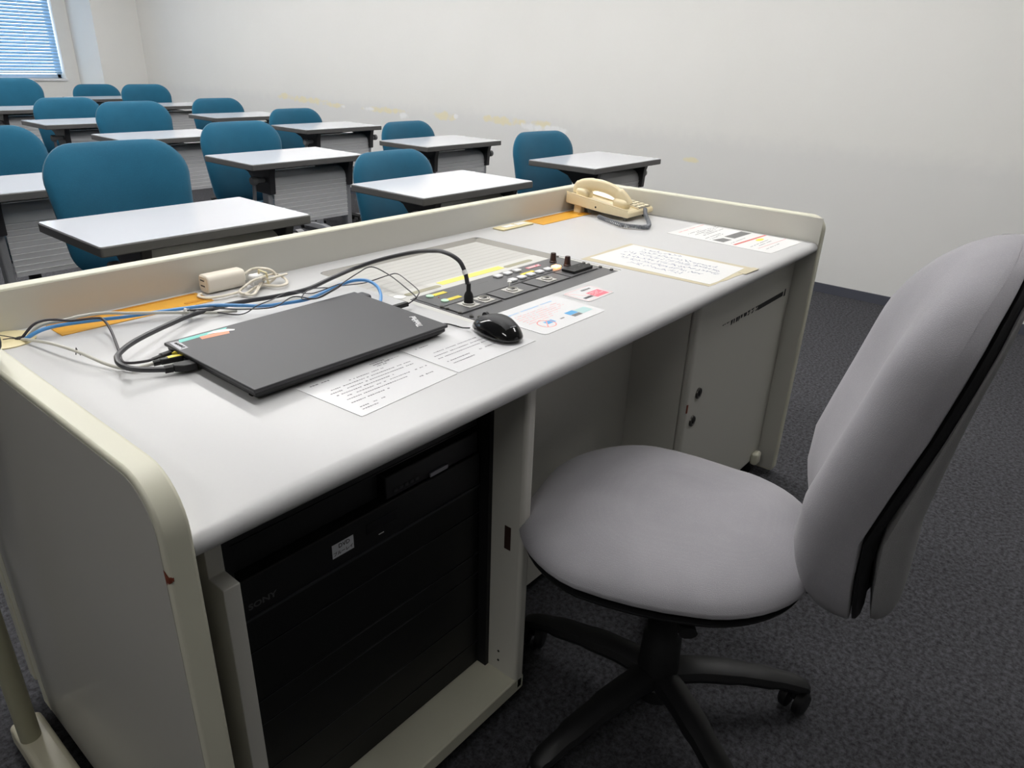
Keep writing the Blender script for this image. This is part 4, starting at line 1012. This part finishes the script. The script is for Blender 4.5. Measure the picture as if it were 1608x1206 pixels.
MB().tube([(.08, -.06, .392), (.16, -.12, .385), (.185, -.14, .382)], [.006, .006, .016], 10, flat=.6).build('height_lever', 'black_matte', oc)
MB().tube([(-.09, -.02, .388), (-.16, -.05, .385)], .006, 8).tube([(-.15, -.045, .385), (-.195, -.065, .384)], [.012, .015], 10, flat=.7).build('tilt_lever', 'black_matte', oc)
MB().lathe([(.045, .375), (.045, .36), (.034, .34), (.030, .20), (.036, .19), (.041, .09), (.046, .085), (.046, .055), (.02, .05)][::-1], 24, (0, 0, 0)).build('column', 'black_matte', oc)
for k in range(5):
    a = math.radians(-49-15+72*k); c, s_ = math.cos(a), math.sin(a)
    pts = [(c*r, s_*r, z) for r, z in ((.02, .098), (.08, .102), (.16, .094), (.24, .078), (.292, .062), (.298, .055))]
    leg = MB().tube(cr_spline(pts, 4), [.030]*4+[.029]*4+[.026]*4+[.022]*4+[.018]*4+[.010], 10, flat=.72).build('leg', 'black', oc)
    cm = MB(); cx, cy = c*.285, s_*.285; b_ = random.uniform(0, PI)
    ax = Vector((math.cos(b_), math.sin(b_), 0))
    for sd in (-1, 1):
        n_ = 16; vs = []
        for h, r in ((.006, .018), (.008, .0255), (.020, .0255), (.025, .020)):
            for i in range(n_):
                t_ = 2*PI*i/n_; p = ax*(h*sd)+ax.cross(Vector((0, 0, 1)))*(r*math.cos(t_))+Vector((0, 0, r*math.sin(t_)))
                vs.append((cx+p.x, cy+p.y, .0262+p.z))
        cm.add(vs, [(j*n_+i, j*n_+(i+1) % n_, (j+1)*n_+(i+1) % n_, (j+1)*n_+i) for j in range(3) for i in range(n_)]+[tuple(range(n_)), tuple(range(3*n_, 4*n_))])
    cm.tube([(cx, cy, .03), (cx, cy, .075)], .008, 8)
    cm.build('caster', 'black', leg)

# ------------------------------------------------------------------ camera, light, view
cam = bpy.data.cameras.new('camera'); co = bpy.data.objects.new('camera', cam); COL.objects.link(co)
co.location = (-.2510, -.5986, 1.1780); co.rotation_euler = (math.radians(65.5965), math.radians(-1.8064), math.radians(-50.0898))
cam.sensor_fit = 'HORIZONTAL'; cam.sensor_width = 36; cam.lens = 36*1128.95/1608; cam.clip_start = .02
SC.camera = co
w = bpy.data.worlds.new('sky'); SC.world = w; w.use_nodes = True
bg = w.node_tree.nodes['Background']; bg.inputs['Color'].default_value = (.80, .91, 1, 1); bg.inputs['Strength'].default_value = 4.5
SC.view_settings.view_transform = 'Standard'; SC.view_settings.look = 'None'; SC.view_settings.gamma = 1
SC.view_settings.use_curve_mapping = False; SC.view_settings.exposure = 0.2
